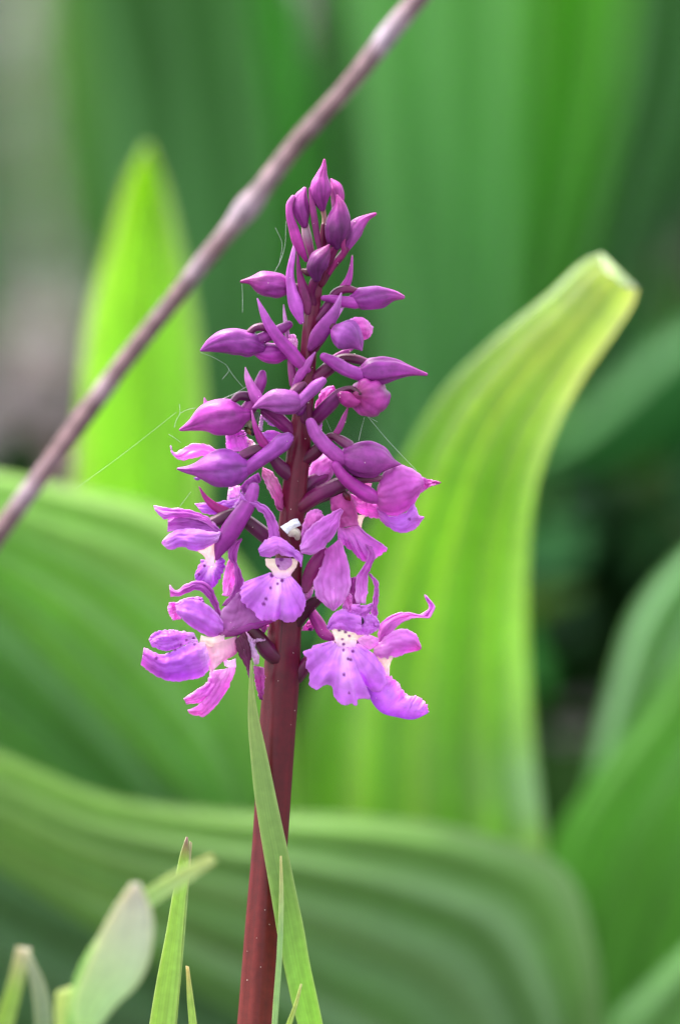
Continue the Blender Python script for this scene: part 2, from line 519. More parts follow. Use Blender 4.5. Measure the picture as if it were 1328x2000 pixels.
p4 = empty('broad_leaved_plant', base_at(1120, 155), 'broad leaved plant with a long low leaf crossing behind the orchid stem', 'plant', 'broad leaved plants behind the orchid')
gy = ground_py(mm(155))
leaf(p4, [(1190, gy), (1178, 2050), (1160, 1850), (1105, 1700), (950, 1632), (700, 1594), (450, 1585), (200, 1552), (0, 1472), (-260, 1390)],
         [(1050, gy), (960, 2240), (840, 2180), (700, 2110), (560, 2040), (400, 1950), (240, 1850), (110, 1770), (0, 1700), (-280, 1560)],
     [G_MID, (76, 136, 58), (82, 142, 56), (106, 164, 44), (126, 186, 44), (126, 184, 48)], (155, 148), bulge=3, pleat=0.9, npleat=5, vamt=0.35,
     sheen_stripes=[(176, 200, 140), (130, 180, 60), (110, 164, 50), (150, 180, 130), (90, 140, 50), (120, 160, 96), (136, 166, 124), (84, 132, 50), (104, 148, 80), (130, 160, 120), (80, 126, 56), (72, 116, 56)])
gy = ground_py(mm(175))
leaf(p4, [(1120, gy), (1090, 2120), (1000, 1990), (840, 1880), (640, 1800), (440, 1760), (240, 1700), (0, 1600), (-280, 1480)],
         [(1000, gy), (880, 2300), (720, 2300), (540, 2260), (360, 2200), (200, 2120), (40, 2030), (-100, 1930), (-300, 1800)],
     [G_DK, (60, 112, 58), (58, 108, 52), (62, 118, 52)], (175, 180), bulge=3, pleat=0.9, npleat=4, vamt=0.3,
     sheen_stripes=[(80, 130, 60), (120, 158, 116), (76, 124, 56), (88, 134, 72), (110, 146, 108), (72, 118, 58), (66, 108, 58)])

# plants on the right
p5 = empty('broad_leaved_plant', base_at(1230, 205), 'broad leaved plant with wide saturated green leaves fanning out beside the low leaf', 'plant', 'broad leaved plants behind the orchid')
gy = ground_py(mm(205))
leaf(p5, [(1120, gy), (1060, 2000), (1050, 1760), (1085, 1630), (1160, 1515), (1250, 1395), (1330, 1275), (1470, 1100)],
         [(1270, gy), (1330, 2050), (1400, 1900), (1480, 1760), (1560, 1620), (1640, 1480), (1720, 1340), (1560, 1090)],
     [(66, 130, 28), (82, 152, 28), (90, 162, 32), (110, 174, 60)], (205, 190), bulge=3, pleat=0.9, npleat=4, vamt=0.2)
gy = ground_py(mm(235))
leaf(p5, [(1180, gy), (1120, 1800), (1140, 1560), (1186, 1350), (1240, 1190), (1328, 1085), (1480, 990)],
         [(1300, gy), (1380, 1800), (1420, 1600), (1480, 1450), (1540, 1300), (1600, 1180), (1560, 1010)],
     [G_MID, (96, 150, 86), (116, 164, 110), (90, 156, 74)], (235, 220), bulge=4, pleat=1.4, npleat=4, vamt=0.2)
gy = ground_py(mm(140))
leaf(p5, [(1190, gy), (1165, 2080), (1190, 1985), (1260, 1915), (1328, 1850), (1500, 1740)],
         [(1280, gy), (1330, 2160), (1390, 2080), (1440, 2010), (1500, 1940), (1600, 1840)],
     [G_MID, (90, 150, 60), (100, 160, 70)], (140, 130), bulge=4, pleat=0.8, npleat=2, vamt=0.2)

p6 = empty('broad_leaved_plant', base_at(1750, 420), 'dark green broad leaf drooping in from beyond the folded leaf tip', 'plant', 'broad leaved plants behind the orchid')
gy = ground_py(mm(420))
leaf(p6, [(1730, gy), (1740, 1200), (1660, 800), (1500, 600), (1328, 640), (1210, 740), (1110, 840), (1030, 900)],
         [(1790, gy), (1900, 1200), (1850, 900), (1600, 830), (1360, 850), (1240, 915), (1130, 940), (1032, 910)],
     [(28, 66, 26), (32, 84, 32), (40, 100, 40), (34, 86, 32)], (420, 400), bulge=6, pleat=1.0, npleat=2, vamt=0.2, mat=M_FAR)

dg = ground_py(mm(455))
dl = sheet('dry_leaf', PX, [(1046, 1395, mm(440)), (1040, 1500, mm(436)), (1050, 1600, mm(445)), (1060, dg, mm(455))], [(1150, 1360, mm(440)), (1172, 1470, mm(446)), (1150, 1590, mm(450)), (1120, dg, mm(455))],
           M_TWIG, None, [(186, 168, 172), (160, 140, 142), (150, 128, 130)], bulge=60, wave=25, thick=5, nvein=5)
tag(dl, 'pale pinkish grey dry leaf on the ground beside the tall curved leaf', 'dry leaf')

# far plants: tall broad leaves out of focus
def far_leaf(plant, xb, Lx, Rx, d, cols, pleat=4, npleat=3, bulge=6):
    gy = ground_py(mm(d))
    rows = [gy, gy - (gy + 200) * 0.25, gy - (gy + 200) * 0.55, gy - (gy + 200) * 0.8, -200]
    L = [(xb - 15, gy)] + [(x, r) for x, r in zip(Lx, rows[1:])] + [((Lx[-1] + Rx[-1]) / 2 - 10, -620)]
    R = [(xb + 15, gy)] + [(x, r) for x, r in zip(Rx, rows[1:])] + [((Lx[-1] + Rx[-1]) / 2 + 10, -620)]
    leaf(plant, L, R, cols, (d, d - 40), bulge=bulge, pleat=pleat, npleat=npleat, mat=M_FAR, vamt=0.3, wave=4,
         sheen_stripes=[mix(tuple(v * 0.8 for v in cols[-2]), (140, 176, 146), 0.75 * (i % 2)) for i in range(2 * npleat + 1)])  # pale bands put the sky sheen on the ridges into the colour

q1 = empty('broad_leaved_plant', base_at(880, 540), 'tall pale ribbed broad leaves far behind the top of the orchid', 'plant', 'far broad leaved plants')
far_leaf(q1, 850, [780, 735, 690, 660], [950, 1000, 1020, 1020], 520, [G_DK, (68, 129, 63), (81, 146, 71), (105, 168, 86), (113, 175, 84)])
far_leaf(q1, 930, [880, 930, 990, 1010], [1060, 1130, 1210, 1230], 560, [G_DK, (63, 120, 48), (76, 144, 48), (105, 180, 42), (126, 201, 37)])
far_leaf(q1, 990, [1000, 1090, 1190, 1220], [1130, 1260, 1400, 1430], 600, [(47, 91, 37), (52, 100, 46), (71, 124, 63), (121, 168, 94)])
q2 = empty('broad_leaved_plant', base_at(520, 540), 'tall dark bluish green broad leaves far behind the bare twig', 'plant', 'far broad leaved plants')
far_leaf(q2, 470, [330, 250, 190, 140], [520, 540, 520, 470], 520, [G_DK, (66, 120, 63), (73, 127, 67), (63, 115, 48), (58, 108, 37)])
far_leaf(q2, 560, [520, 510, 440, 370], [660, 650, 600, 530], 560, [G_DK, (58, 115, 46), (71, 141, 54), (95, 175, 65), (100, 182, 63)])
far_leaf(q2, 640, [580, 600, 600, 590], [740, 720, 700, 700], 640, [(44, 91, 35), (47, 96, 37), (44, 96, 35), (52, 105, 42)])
q3 = empty('broad_leaved_plant', base_at(1250, 1150), 'dark broad leaves coloured as if in deep shade beyond the drooping leaf', 'plant', 'far broad leaved plants')
far_leaf(q3, 1220, [1120, 1080, 1060, 1040], [1330, 1340, 1330, 1300], 1150, [(39, 79, 31), (44, 86, 37), (58, 105, 52)])  # deep shade is put into these leaves' dark greens
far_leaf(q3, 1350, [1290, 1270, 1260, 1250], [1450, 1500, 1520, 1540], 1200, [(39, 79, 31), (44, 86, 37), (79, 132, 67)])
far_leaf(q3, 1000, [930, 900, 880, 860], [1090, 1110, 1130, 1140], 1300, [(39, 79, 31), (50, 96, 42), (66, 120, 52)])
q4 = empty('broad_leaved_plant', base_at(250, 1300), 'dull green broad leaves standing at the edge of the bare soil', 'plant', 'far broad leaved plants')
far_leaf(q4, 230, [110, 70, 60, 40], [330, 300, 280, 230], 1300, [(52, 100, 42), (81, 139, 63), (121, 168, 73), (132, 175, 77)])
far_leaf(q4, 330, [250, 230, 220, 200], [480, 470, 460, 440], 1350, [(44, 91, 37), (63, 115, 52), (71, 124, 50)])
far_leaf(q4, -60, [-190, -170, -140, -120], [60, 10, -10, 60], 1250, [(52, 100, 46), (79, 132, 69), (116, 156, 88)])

# ------------------------------------------------------------------ twig
tw = [(1100, -390, 17.9), (830, -20, 18.7), (770, 52, 20.3), (680, 168, 17.9), (590, 268, 17.9), (525, 352, 18.7), (510, 372, 19), (482, 408, 24), (458, 438, 19), (400, 508, 17.2),
      (330, 598, 17.2), (240, 712, 17.2), (168, 812, 17.9), (88, 922, 17.2), (0, 1042, 17.9), (-600, 1860, 20.3), (-1230, ground_py(mm(70)) + 20, 23.4)]
TW = (120, 94, 98); TWL = (176, 160, 176)
twig = tube('twig', PX, tw, M_TWIG, None, TW, d=mm(70), nu=240, nv=16, rough=0.2, streak=0.5)
me = twig.data; at = me.color_attributes['Col']
for i, v in enumerate(me.vertices):
    q = 0.0
    for kx, ky, w in ((482, 408, 55), (760, 60, 60), (380, 530, 30), (205, 760, 26), (60, 960, 30)):
        q = max(q, math.exp(-((v.co - P(kx, ky, mm(70))).length / (w * S)) ** 2))
    nzv = noise.noise(v.co * 260)
    c = lin(mix(TW, TWL, min(1, 0.8 * q + max(0, 0.5 * nzv))))
    at.data[i].color = (*c, 1)
tag(twig, 'bare purplish brown twig slanting across behind the orchid tip', 'twig')

# ------------------------------------------------------------------ the orchid
sy = ground_py(0)
orchid = empty('orchid', P(440, sy, 0), 'purple flowering orchid spike on a dark red stem', 'orchid')
BUD = (152, 58, 150); BUDD = (104, 32, 104); BUDL = (176, 92, 178); LIL = (206, 124, 220); PINK = (206, 96, 190); SPUR = (166, 74, 166)
OV = (120, 36, 88); OVB = (112, 60, 88); BR = (172, 66, 156); MAG = (150, 36, 112); CREAM = (232, 230, 206); PALE = (226, 160, 220)
VEIN = (150, 40, 140); VIO = (206, 122, 226)
ST0, ST1 = (118, 40, 46), (96, 22, 40)
stem = tube('stem', PX, [(438, sy + 10, 44), (470, 2400, 42), (502, 2000, 37), (516, 1800, 35), (528, 1650, 34), (541, 1450, 35), (552, 1300, 34.5), (558, 1210, 31),
                         (566, 1080, 26), (572, 1000, 24), (582, 900, 23), (593, 800, 19), (602, 700, 16), (608, 630, 15), (618, 560, 12), (628, 500, 9), (632, 440, 5)],
            M_STEM, orchid, [(150, 76, 64), (158, 78, 68), (152, 68, 60), (134, 48, 46), (112, 28, 40), (116, 24, 52), (128, 30, 64), (140, 40, 90)], d=0, nu=90, nv=40, ridges=5, phase=1.9, rough=0.012, streak=0.14)
# the dark groove running down the stem's face
tube('stem_groove', PX, [(553, 1200, 1.2, -31.2), (546, 1300, 1.7, -34.4), (537, 1420, 1.4, -35), (533, 1480, .7, -34.6)], M_STEM, stem, [(60, 10, 22)], nu=24, nv=8)

def bud(fr, pts, cols=BUD, d=0, seams=3, phase=0.6, **k):
    return tube('bud', fr, pts, M_BUD, orchid, cols, d=d, nu=36, nv=40, seams=seams, phase=phase, rough=0.065, **k)
def spur(par, fr, pts, cols=SPUR, d=0, **k):
    return tube('spur', fr, pts, M_BUD, par, cols, d=d, nu=24, nv=20, **k)
def ovary(par, fr, pts, cols=OV, d=0, **k):
    return tube('ovary', fr, pts, M_STEM, par, cols, d=d, nu=24, nv=20, ridges=6, **k)
def bract(par, fr, pts, cols=BR, d=0, **k):
    pts = [(p[0], p[1], p[2] * (0.82 if i else 0.6)) for i, p in enumerate(pts)]
    return tube('bract', fr, pts, M_BUD, par, cols, d=d, nu=24, nv=16, flat=0.45, **k)
def flower(fr, L, R, cols=LIL, d=0, **k):
    k.setdefault('edge', 0.42); k.setdefault('jit', 2.6); k.setdefault('wave', 8.0); k.setdefault('vcol', (168, 58, 160)); k.setdefault('vamt', 0.42); k.setdefault('nvein', 8)
    return sheet('flower', fr, L, R, M_PETAL, orchid, cols, d=d, **k)
def petal(par, fr, L, R, cols=LIL, d=0, name='petal', **k):
    if name in ('throat', 'column'):
        k.setdefault('jit', 0.6); k.setdefault('wave', 2.0); k.setdefault('vamt', 0.1); k.setdefault('edge', 0.1)
    k.setdefault('edge', 0.42); k.setdefault('jit', 2.6); k.setdefault('wave', 8.0); k.setdefault('vcol', (168, 58, 160)); k.setdefault('vamt', 0.42); k.setdefault('nvein', 8)  # edge paints the highlight along the petal rims
    return sheet(name, fr, L, R, M_PETAL, par, cols, d=d, **k)
def lip(par, fr, inner, outer, d=0, cols=None, **k):
    k.setdefault('nvein', 11); k.setdefault('vamt', 0.4); k.setdefault('crumple', 12.0); k.setdefault('jit', 4.0)
    return sheet('lip', fr, inner, outer, M_PETAL, par, cols or VIO, colv=cols or [(226, 196, 232), LIL, VIO, VIO], d=d, vein='v', nu=90, nv=44,
                 vcol=(160, 66, 186), edge=0.25, **k)

# --- top cluster
b = bud(A, [(612, 72, 8), (610, 110, 17), (598, 165, 36), (590, 220, 60), (587, 285, 60), (592, 335, 40), (600, 372, 20)], [(176, 62, 150), (164, 60, 156), (130, 46, 126)], d=-12, phase=2.2)
ovary(b, A, [(600, 360, 16), (612, 440, 14), (596, 540, 14), (600, 640, 20)], [(214, 160, 150), (222, 176, 166), (190, 90, 150), MAG], d=(8, 4))
b = bud(A, [(655, 192, 8), (682, 235, 36), (696, 290, 42), (690, 350, 34), (672, 420, 16)], [PINK, (168, 66, 150), BUD], d=14)
ovary(b, A, [(676, 400, 14), (650, 520, 16), (612, 680, 20)], [(196, 80, 150), MAG], d=(12, 0))
b = bud(A, [(490, 250, 14), (470, 300, 42), (466, 350, 54), (476, 420, 46), (488, 470, 26)], [(190, 90, 180), BUD, BUD], d=-4, phase=1.4)
ovary(b, A, [(490, 460, 22), (505, 540, 28), (520, 600, 24), (540, 690, 18)], [(236, 190, 208), (240, 196, 220), (190, 90, 160), MAG], d=(2, 6))
spur(b, A, [(420, 300, 14), (398, 340, 20), (396, 400, 22), (420, 490, 30), (452, 590, 34), (500, 690, 14)], [(200, 100, 190), (172, 60, 160), (176, 56, 158), (150, 40, 130)], d=(-14, -18))
b = bud(A, [(692, 292, 8), (706, 350, 36), (702, 420, 66), (690, 510, 78), (684, 570, 56), (690, 605, 26)], [(176, 64, 150), (140, 50, 136), (112, 40, 112), (96, 30, 98)], d=-24, phase=0.3)
ovary(b, A, [(688, 590, 24), (660, 650, 24), (625, 740, 24), (590, 840, 22)], [MAG, (140, 34, 96), (120, 30, 70)], d=(-22, -6))
bract(b, A, [(743, 525, 9), (728, 590, 16), (730, 645, 18), (690, 690, 16), (640, 770, 18)], [(186, 64, 150), MAG], d=(-34, -16))
b = bud(A, [(926, 404, 10), (880, 425, 20), (830, 462, 42), (795, 505, 55), (770, 560, 46), (745, 625, 22)], [(184, 66, 160), (176, 72, 170), BUDL, BUD], d=4, phase=0.9)
ovary(b, A, [(748, 620, 20), (715, 665, 22), (660, 730, 22), (600, 830, 20)], [MAG, OV], d=(0, 0))
bract(b, A, [(519, 246, 7), (530, 300, 17), (548, 420, 26), (570, 560, 22), (590, 660, 14)], [BR, (140, 44, 116), (130, 36, 104)], d=-18)
b = bud(A, [(640, 598, 8), (612, 645, 44), (578, 695, 66), (560, 750, 58), (566, 800, 28)], [(140, 44, 120), (104, 34, 104), (86, 26, 86)], d=-40, phase=4.0)
ovary(b, A, [(600, 700, 20), (500, 760, 24), (478, 752, 12)], [OVB, (98, 36, 60)], d=-34)
ovary(b, A, [(560, 800, 26), (540, 850, 26), (535, 900, 20), (545, 960, 24)], [(126, 36, 96), OV], d=(-28, -8))
# --- left horizontal bud and bract in front
b = bud(A, [(100, 822, 9), (150, 818, 24), (205, 826, 64), (280, 838, 80), (350, 852, 70), (400, 862, 36)], [(140, 44, 116), (150, 58, 138), BUD, (150, 54, 140)], d=(-4, 2), phase=1.2)
ovary(b, A, [(385, 840, 18), (440, 860, 26), (500, 910, 32), (560, 1000, 36)], [OVB, OV], d=(4, 2))
bract(b, A, [(440, 545, 8), (418, 660, 20), (400, 780, 30), (412, 880, 42), (440, 980, 52), (470, 1070, 22)], [PALE, (196, 96, 196), (190, 92, 194), (180, 80, 184)], d=(-20, -18))
bract(b, A, [(448, 620, 7), (452, 720, 15), (470, 820, 30), (500, 920, 46), (510, 1010, 26)], [(150, 46, 130), (140, 40, 116), OV], d=(-12, -14))
# --- right horizontal bud
b = bud(A, [(1096, 918, 14), (1040, 908, 34), (960, 918, 68), (880, 924, 74), (815, 926, 58), (785, 928, 28)], [(190, 80, 170), BUD, (158, 66, 160), BUD], d=(-6, -12), phase=2.5)
spur(b, A, [(805, 952, 40), (720, 944, 34), (650, 928, 25), (606, 924, 18)], [(176, 72, 170), (164, 60, 156)], d=(-12, -22))
ovary(b, A, [(812, 880, 18), (745, 868, 26), (690, 888, 28), (640, 960, 26), (570, 1060, 28)], [(150, 56, 110), (130, 36, 100), (150, 50, 130), OV], d=(-8, -4))
bract(b, A, [(783, 664, 9), (776, 740, 16), (760, 810, 28), (730, 862, 34), (680, 900, 18)], [(206, 90, 180), BR, (164, 50, 134)], d=(-2, -6))
# --- bract and end-on bud right of stem
b = bud(B, [(950, 304, 5), (925, 268, 42), (880, 236, 74), (835, 218, 50), (812, 204, 18)], [(176, 80, 170), (158, 76, 164), (170, 84, 176), (150, 60, 140)], d=(-58, -30), phase=5.2)
petal(b, B, [(870, 175), (905, 152), (950, 148), (1006, 196)], [(900, 250), (940, 256), (980, 248), (1004, 206)], [(214, 130, 214), PINK, PALE], d=-26, bulge=14, name='sepal')
ovary(b, B, [(815, 195, 22), (790, 180, 24), (760, 235, 26), (712, 300, 28)], [(96, 24, 66), OV, OV], d=(-34, -12))
bract(b, B, [(852, 32, 7), (828, 105, 26), (782, 180, 46), (735, 245, 46), (705, 292, 22)], [(216, 130, 214), (180, 84, 176), (156, 54, 150), (140, 46, 126)], d=(-38, -30))
bract(b, B, [(866, 94, 6), (820, 150, 18), (770, 210, 22), (735, 300, 14)], [PALE, PINK, BR], d=(-14, -12))
# --- upper left double bud
b = bud(B, [(181, 306, 7), (228, 282, 36), (300, 264, 60), (372, 268, 62), (430, 280, 56), (462, 290, 30)], [(160, 66, 158), BUD, (162, 70, 162), BUD], d=(-8, -2), phase=2.0)
spur(b, B, [(440, 262, 30), (500, 236, 28), (560, 205, 26), (602, 182, 20)], [(160, 60, 150), (150, 54, 140)], d=(-2, 4))
bract(b, B, [(450, 58, 5), (478, 125, 20), (510, 190, 30), (545, 240, 34), (610, 312, 40), (660, 370, 36), (690, 400, 22)], [(214, 120, 210), (184, 84, 180), (164, 60, 156), (160, 56, 150), (150, 50, 134)], d=(-24, -22))
ovary(b, B, [(410, 222, 16), (440, 198, 17), (490, 196, 20), (530, 222, 20), (600, 300, 24)], [(122, 50, 100), (134, 50, 112), (140, 52, 120), BUD], d=(-10, -8))
b = bud(B, [(430, 296, 22), (480, 314, 44), (540, 322, 48), (585, 320, 30), (640, 330, 14)], [(170, 60, 160), (184, 66, 174), (180, 64, 170), BUD], d=12, phase=0.2)
bract(b, B, [(576, 88, 5), (582, 150, 11), (592, 220, 14), (612, 300, 16)], [(228, 170, 222), PALE, PINK], d=18)
petal(b, B, [(600, 232), (622, 228), (642, 262)], [(600, 300), (618, 320), (640, 300)], [PALE, (236, 196, 232)], d=14, bulge=5, name='sepal')
ovary(b, B, [(610, 320, 16), (616, 400, 20), (625, 470, 20)], [(200, 90, 180), (180, 64, 150)], d=(8, 4))
# --- right pointed bud
b = bud(B, [(1261, 421, 7), (1185, 406, 24), (1105, 400, 52), (1030, 406, 67), (972, 408, 56), (940, 408, 26)], [(190, 70, 170), (170, 66, 164), (160, 62, 158), BUD], d=(-4, -14), phase=3.4)
spur(b, B, [(950, 424, 32), (885, 402, 33), (822, 366, 31), (768, 336, 21)], [(166, 70, 166), (172, 80, 172), (164, 66, 160)], d=(-14, -34))
ovary(b, B, [(985, 368, 18), (920, 348, 22), (855, 345, 22), (810, 378, 30), (730, 440, 30)], [(146, 60, 126), (104, 42, 74), (120, 40, 90), (150, 40, 110)], d=(-6, -4))
bract(b, B, [(908, 298, 6), (868, 318, 20), (815, 360, 34), (735, 436, 24)], [PINK, BR, BR], d=(6, 4))
# --- bract lying on the stem
tube('bract', B, [(726, 316, 4), (692, 368, 18), (655, 425, 22), (622, 482, 10)], M_BUD, stem, [(196, 110, 196), (176, 76, 170), BUD], d=(-26, -20), nu=20, nv=14, flat=0.5)
# --- front bud pointing left
b = bud(B, [(429, 583, 5), (472, 562, 26), (530, 550, 54), (592, 554, 62), (640, 560, 46), (666, 562, 14)], [(176, 84, 176), (170, 84, 172), (172, 88, 178), (166, 78, 168)], d=(-62, -56), phase=2.8)
spur(b, B, [(640, 566, 26), (690, 518, 28), (738, 472, 29), (764, 452, 20)], [(168, 84, 176), (162, 80, 172), (166, 82, 172)], d=(-58, -62))
ovary(b, B, [(612, 512, 16), (645, 485, 22), (668, 468, 14), (690, 560, 20), (690, 640, 24)], [(150, 84, 130), (168, 96, 140), (130, 50, 90), OV], d=(-52, -14))
ovary(b, B, [(650, 600, 22), (672, 570, 24), (676, 640, 26)], [BUD, OV], d=(-30, -14))
# --- left bud (third tier)
b = bud(B, [(81, 687, 7), (140, 664, 30), (205, 636, 68), (285, 630, 86), (350, 626, 74), (394, 616, 34)], [(160, 60, 150), (168, 64, 164), (166, 64, 164), (156, 58, 152)], d=(-16, -20), phase=2.3)
spur(b, B, [(385, 610, 34), (420, 570, 36), (450, 500, 30), (470, 440, 27), (474, 418, 20)], [(164, 54, 150), (156, 54, 150), (150, 56, 148)], d=(-10, 0))
ovary(b, B, [(330, 552, 14), (355, 528, 20), (410, 528, 24), (460, 550, 30), (540, 620, 30), (620, 700, 30)], [(120, 52, 100), (100, 40, 90), (130, 46, 116), (150, 46, 130), (170, 50, 140)], d=(-24, 0))
bract(b, B, [(392, 388, 5), (404, 440, 20), (425, 490, 30), (445, 530, 38), (470, 570, 20)], [PALE, (182, 90, 180), (170, 76, 170)], d=(-32, -34))
bract(b, B, [(196, 535, 6), (204, 570, 16), (215, 610, 12)], [(220, 130, 210)], d=4)
# --- right round bud seen end-on
b = bud(B, [(930, 520, 26, -50), (945, 522, 62, -42), (968, 528, 88, -22), (990, 530, 92, 4), (1005, 532, 70, 30), (1010, 534, 26, 48)], [(120, 36, 90), (180, 76, 168), (180, 72, 168), BUD, BUD], seams=5, phase=0.8, seam_col=(140, 36, 120))
spur(b, B, [(930, 548, 24), (895, 548, 34), (866, 530, 32), (852, 520, 20)], [(176, 60, 150), (170, 56, 146)], d=(-46, -62))
ovary(b, B, [(940, 515, 10), (905, 490, 14), (862, 505, 24), (800, 562, 34), (725, 640, 34)], [(84, 30, 56), (110, 36, 86), (150, 56, 140), (146, 50, 134), (130, 40, 100)], d=(-56, -8))
petal(b, B, [(815, 475), (770, 490), (735, 550), (722, 620)], [(828, 500), (815, 550), (780, 600), (735, 640)], [PINK, (214, 90, 196), (200, 84, 186)], d=24, bulge=8, name='sepal')
# --- large right bud
b = bud(DD, [(868, 573, 6), (812, 566, 34), (715, 545, 112), (610, 540, 146), (510, 530, 122), (435, 520, 70), (405, 520, 34)], [(186, 84, 182), (170, 76, 172), (156, 64, 158), (160, 66, 160)], d=(-22, -30), phase=3.2)
spur(b, DD, [(430, 540, 54), (350, 480, 57), (272, 405, 56), (212, 325, 50), (182, 255, 40)], [(168, 70, 166), (170, 80, 174), (174, 86, 178)], d=(-30, -54))
ovary(b, DD, [(478, 430, 40), (405, 385, 36), (330, 358, 26), (290, 400, 40), (220, 480, 52), (130, 540, 50)], [(160, 84, 140), (130, 60, 100), (110, 40, 80), (120, 30, 80), (104, 22, 60)], d=(-28, -6))
bract(b, DD, [(468, 138, 9), (432, 230, 26), (395, 310, 30), (330, 390, 20)], [(206, 96, 180), BR, MAG], d=(-14, -20))
petal(b, DD, [(265, 245), (235, 270), (225, 330)], [(268, 270), (262, 310), (240, 340)], [(224, 150, 230)], d=10, bulge=3, name='sepal')
# --- pale sepal behind, right of stem
fl = flower(DD, [(165, 690), (178, 600), (230, 520), (290, 488), (345, 530)], [(190, 760), (220, 788), (300, 720), (345, 660), (372, 590)], [(232, 150, 228), (226, 136, 224), (220, 124, 216)], d=22, bulge=12)
ovary(fl, DD, [(330, 560, 40), (300, 640, 44), (200, 700, 50), (130, 760, 44)], [PINK, (200, 80, 180), OV], d=(30, 8))
# --- left flower behind the big bud
fl = flower(C, [(204, 350), (236, 408), (290, 385), (372, 340), (470, 345), (575, 392)], [(212, 400), (262, 450), (300, 464), (370, 448), (450, 430), (560, 440)], [(214, 130, 220), (236, 150, 226), (240, 156, 226), (226, 120, 214)], d=(24, 20, 24, 20), bulge=5)  # bright pinks carry the backlight in the petal colour
petal(fl, C, [(640, 400), (634, 320), (640, 262), (670, 240)], [(860, 400), (810, 330), (770, 250), (700, 225)], [(226, 130, 226), (224, 120, 226), (206, 110, 214)], d=18, bulge=8)
petal(fl, C, [(890, 262), (960, 238), (1080, 280), (1110, 320)], [(900, 330), (960, 372), (1040, 350), (1090, 335)], [(206, 130, 222), (196, 100, 206), (180, 60, 170)], d=12, bulge=6)
petal(fl, C, [(905, 98), (893, 160), (882, 230)], [(930, 102), (912, 165), (906, 240)], [(230, 200, 236)], d=10, bulge=2)
petal(fl, C, [(905, 98), (980, 130), (1030, 180)], [(925, 150), (970, 195), (1015, 208)], [(226, 190, 238), (200, 120, 216)], d=12, bulge=3)
petal(fl, C, [(790, 300), (800, 350), (850, 370)], [(830, 310), (850, 340), (870, 350)], [(250, 226, 236)], d=16, bulge=2)
ovary(fl, C, [(930, 90, 40), (1000, 140, 44), (1070, 195, 46), (1150, 250, 44)], [(160, 50, 140), (176, 60, 150), (160, 46, 130)], d=(-4, 0))
lip(fl, C, [(880, 560), (800, 610), (740, 670)], [(900, 610), (830, 690), (760, 720)], d=2, cols=[(190, 90, 196), (176, 80, 182)])
petal(fl, C, [(660, 660), (650, 720), (640, 780)], [(740, 660), (738, 720), (700, 790)], [(246, 226, 240), (236, 210, 240), (210, 170, 226)], d=14, bulge=4)
# --- big left bud
b = bud(C, [(266, 530, 10), (325, 537, 27), (395, 536, 50), (485, 532, 104), (595, 530, 142), (695, 530, 130), (775, 524, 84), (815, 520, 40)], [(170, 70, 164), (160, 68, 160), (154, 68, 164), (156, 68, 162)], d=(-24, -34), phase=2.4)
spur(b, C, [(795, 530, 52), (900, 452, 56), (1000, 382, 62), (1075, 318, 66), (1104, 296, 48)], [(160, 62, 158), (168, 74, 172), (166, 76, 172), (170, 84, 178)], d=(-34, -50))
ovary(b, C, [(755, 430, 36), (850, 390, 42), (940, 372, 34), (985, 440, 40), (1060, 530, 56), (1150, 600, 54)], [(140, 66, 120), (116, 56, 92), (104, 44, 80), (130, 44, 106), (124, 40, 96), OV], d=(-34, -4))
bract(b, C, [(828, 84, 8), (844, 170, 20), (876, 260, 34), (915, 330, 44), (960, 370, 26)], [(206, 110, 186), (156, 36, 126), (150, 30, 116)], d=(-30, -36))
bract(b, C, [(390, 600, 8), (410, 606, 16), (440, 600, 10)], [(190, 100, 214)], d=4)
# --- bract pair beside the stem
petal(stem, C, [(905, 520), (980, 555), (1040, 650), (1078, 730), (1075, 800)], [(905, 580), (950, 680), (1000, 780), (1040, 850), (1060, 850)], [(196, 90, 170), (216, 140, 196), (190, 70, 160), (150, 40, 116)], d=(4, -6, -14, -18), bulge=8, name='bract', vamt=0.5, vcol=(120, 90, 70), nvein=4)
# --- left middle flower
fl = flower(C, [(78, 815), (180, 826), (330, 842), (470, 884), (595, 1008)], [(96, 850), (150, 905), (260, 900), (420, 920), (590, 1016)], [(206, 130, 220), (190, 96, 196), (184, 84, 186), (176, 76, 176)], d=(-18, -34, -22, -36), bulge=8)
petal(fl, C, [(190, 905), (300, 884), (430, 896), (540, 950), (598, 1010)], [(184, 1010), (260, 1000), (370, 1000), (470, 1010), (590, 1020)], [(176, 84, 180), (150, 60, 160), (166, 76, 176)], d=(-16, -38, -20, -38), bulge=6, name='hood_petal')
petal(fl, C, [(140, 1092), (200, 1030), (290, 990), (400, 990), (500, 1010), (596, 1014)], [(150, 1110), (200, 1142), (290, 1122), (390, 1152), (480, 1130), (570, 1080)], [(226, 180, 230), (186, 104, 210), (190, 110, 214), (190, 116, 212), (206, 150, 216)], d=(-30, -44, -28, -44), bulge=14, name='hood_petal')
petal(fl, C, [(395, 795), (560, 784), (740, 756)], [(450, 865), (560, 880), (720, 850)], [VIO, (176, 92, 206), (196, 120, 214)], d=0, bulge=6, name='sepal')
petal(fl, C, [(680, 820), (720, 780), (760, 700)], [(740, 850), (770, 800), (780, 740)], [(226, 180, 236), (206, 120, 216)], d=-10, bulge=3, name='sepal')
bract(fl, C, [(427, 667, 7), (475, 748, 24), (560, 825, 42), (640, 860, 44), (725, 868, 16)], [(176, 50, 140), (156, 34, 116), (150, 34, 110)], d=(-10, -16))
ovary(fl, C, [(525, 940, 40), (620, 902, 50), (710, 872, 44), (790, 930, 50), (880, 1000, 55), (970, 1070, 56), (1100, 1150, 50)], [(130, 70, 110), (104, 50, 84), (90, 36, 72), (110, 40, 84), (120, 36, 96), (126, 36, 100), OV], d=(-20, 0))
